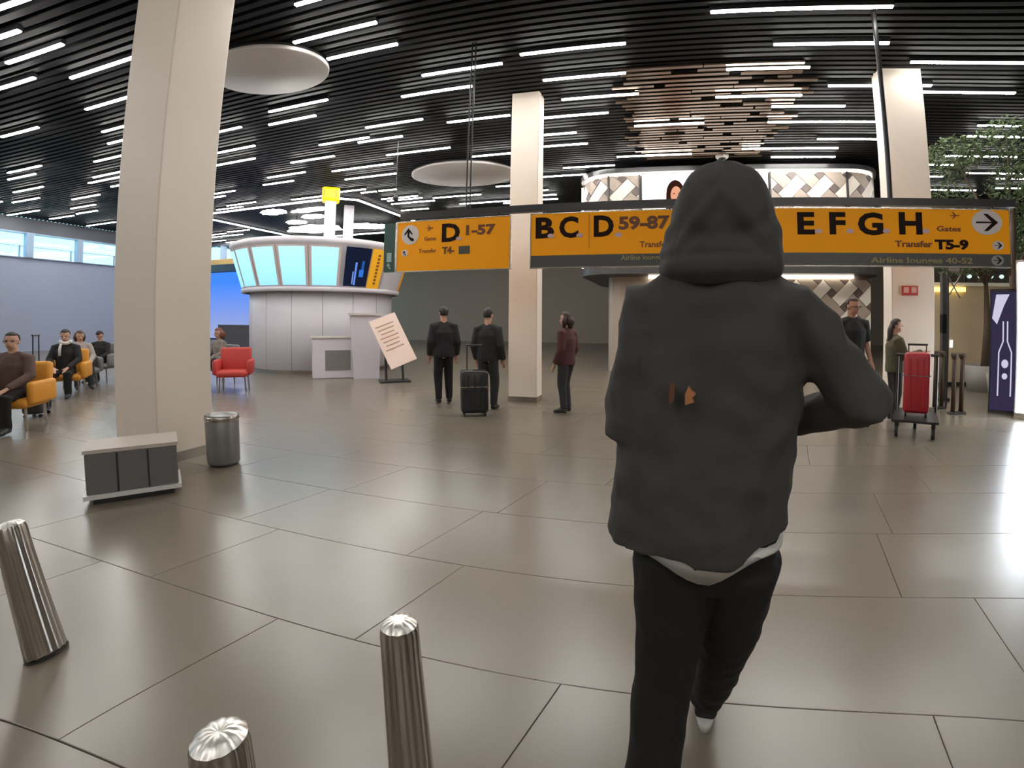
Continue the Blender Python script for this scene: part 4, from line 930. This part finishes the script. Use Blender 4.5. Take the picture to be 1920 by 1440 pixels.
def foliage(bm, c, r, n, rnd, size=.10):
    for _ in range(n):
        while True:
            q = Vector((rnd.uniform(-1, 1), rnd.uniform(-1, 1), rnd.uniform(-1, 1)))
            if .25 < q.length < 1: break
        p = Vector(c)+Vector((q.x*r[0], q.y*r[1], q.z*r[2])); d = Vector((rnd.gauss(0, 1), rnd.gauss(0, 1), rnd.gauss(-.3, .7))).normalized()
        s = d.cross(Vector((rnd.gauss(0, 1), rnd.gauss(0, 1), rnd.gauss(0, 1)))).normalized(); L = size*rnd.uniform(.6, 1.4); up = d.cross(s)*L*.12
        v = [bm.verts.new(x) for x in (p-d*L*.5, p-s*L*.22+up, p+d*L*.5, p+s*L*.22+up)]; bm.faces.new(v)
def tree(label, p, clumps, seed, tr=.09):
    rnd = random.Random(seed); t = thing('indoor_tree', label, 'tree', p, PHI); top = clumps[0][0]
    bm = bmesh.new(); tube(bm, [(0, 0, .5), (.06, .03, 1.4), (.0, .0, 2.6), (top[0]*.3, top[1]*.3, top[2]-.4)], [tr, tr*.8, tr*.6, tr*.3], 10)
    for c, r, n in clumps: tube(bm, [(0, 0, 2.3), (c[0]*.5, c[1]*.5, (c[2]+2.3)/2+.1), c], [tr*.4, tr*.28, tr*.12], 7)
    ob('trunk', bm, M_bark, t, True)
    bm = bmesh.new()
    for c, r, n in clumps: foliage(bm, c, r, n, rnd)
    setp(ob('foliage', bm, M_leaf, t), kind='stuff')
    bm = bmesh.new(); lathe(bm, [(.001, 0), (.34, 0), (.42, .55), (.38, .56), (.36, .5), (.001, .48)], 28); ob('planter', bm, mat('planter_grey', (.3, .29, .27), .5), t, True)
tree('leafy indoor tree behind the right end of the yellow sign', azD(47.5, 10.8), [((.2, 0, 4.0), (.6, .6, .65), 900), ((-.9, .2, 4.55), (.55, .5, .4), 600), ((.5, -.2, 3.2), (.5, .5, .6), 700), ((.1, .1, 4.9), (.6, .5, .4), 500)], 5)
tree('low leafy indoor tree above the beige wall', azD(45.2, 12.6), [((-.5, 0, 2.75), (.9, .5, .28), 700), ((.5, 0, 2.95), (.8, .5, .35), 700), ((1.1, .1, 3.5), (.5, .5, .5), 500), ((-.7, .1, 4.1), (.7, .5, .5), 500)], 9)
t = thing('spotlight_stand', 'small spotlight on thin crossed rods beside the right-hand column', 'light', azD(41.9, 9.9, 0), PHI)
bm = bmesh.new(); cyl(bm, (-.02, .0, 0), (-.02, .0, 2.5), .018, n=8); ob('stem', bm, M_dark, t)
bm = bmesh.new(); cyl(bm, (.2, 0, 1.9), (-.05, 0, 2.35), .012, n=8); cyl(bm, (.0, 0, 1.95), (.22, 0, 2.3), .012, n=8); ob('cross_rods', bm, M_steel, t)
bm = bmesh.new(); cyl(bm, (-.02, .0, 2.42), (.16, -.05, 2.40), .05, .065, n=16); ob('lamp_head', bm, M_steel, t); bm = bmesh.new(); cyl(bm, (.16, -.05, 2.40), (.18, -.056, 2.40), .06, n=16); ob('lens', bm, M_dark, t)
t = thing('green_lamp_row', 'row of small pale green lamps hanging over the beige wall', 'light', W(7.5, 11.1, 2.48), PHI)
bm = bmesh.new(); box(bm, (0, 0, .1), (1.6, .04, .03)); ob('rail', bm, M_dark, t)
for k in range(6): bm = bmesh.new(); ellipsoid(bm, (-.65+.26*k, 0, .03), (.05, .05, .045), 12, 8); ob('lamp', bm, emat('green_lamp', (.55, .95, .68), 1.4), t, True)
for s in (-.75, .75): bx('support', (s, 0, .0), (.03, .03, .2), M_dark, t)
# small fittings under the ceiling
p = at_z(1354, 297, CEIL-.06)
t = thing('dome_camera', 'small white dome camera under the ceiling above the hood', 'camera', p, 0)
bm = bmesh.new(); lathe(bm, [(.001, .1), (.17, .1), (.17, .03), (.14, .0), (.001, -.01)], 28); ob('housing', bm, M_white, t, True)
bm = bmesh.new(); ellipsoid(bm, (0, 0, 0), (.10, .10, .08), 18, 10); ob('dome', bm, M_dark, t, True)
p = at_v(742, 372, 9.6)
t = thing('hanging_camera', 'dark ball camera on a thin rod left of the round ceiling panel', 'camera', p, 0)
bm = bmesh.new(); ellipsoid(bm, (0, 0, 0), (.07, .07, .08), 16, 10); ob('ball', bm, M_dark, t, True); bm = bmesh.new(); cyl(bm, (0, 0, .05), (0, 0, CEIL-p.z+.1), .012, n=8); ob('rod', bm, M_dark, t)
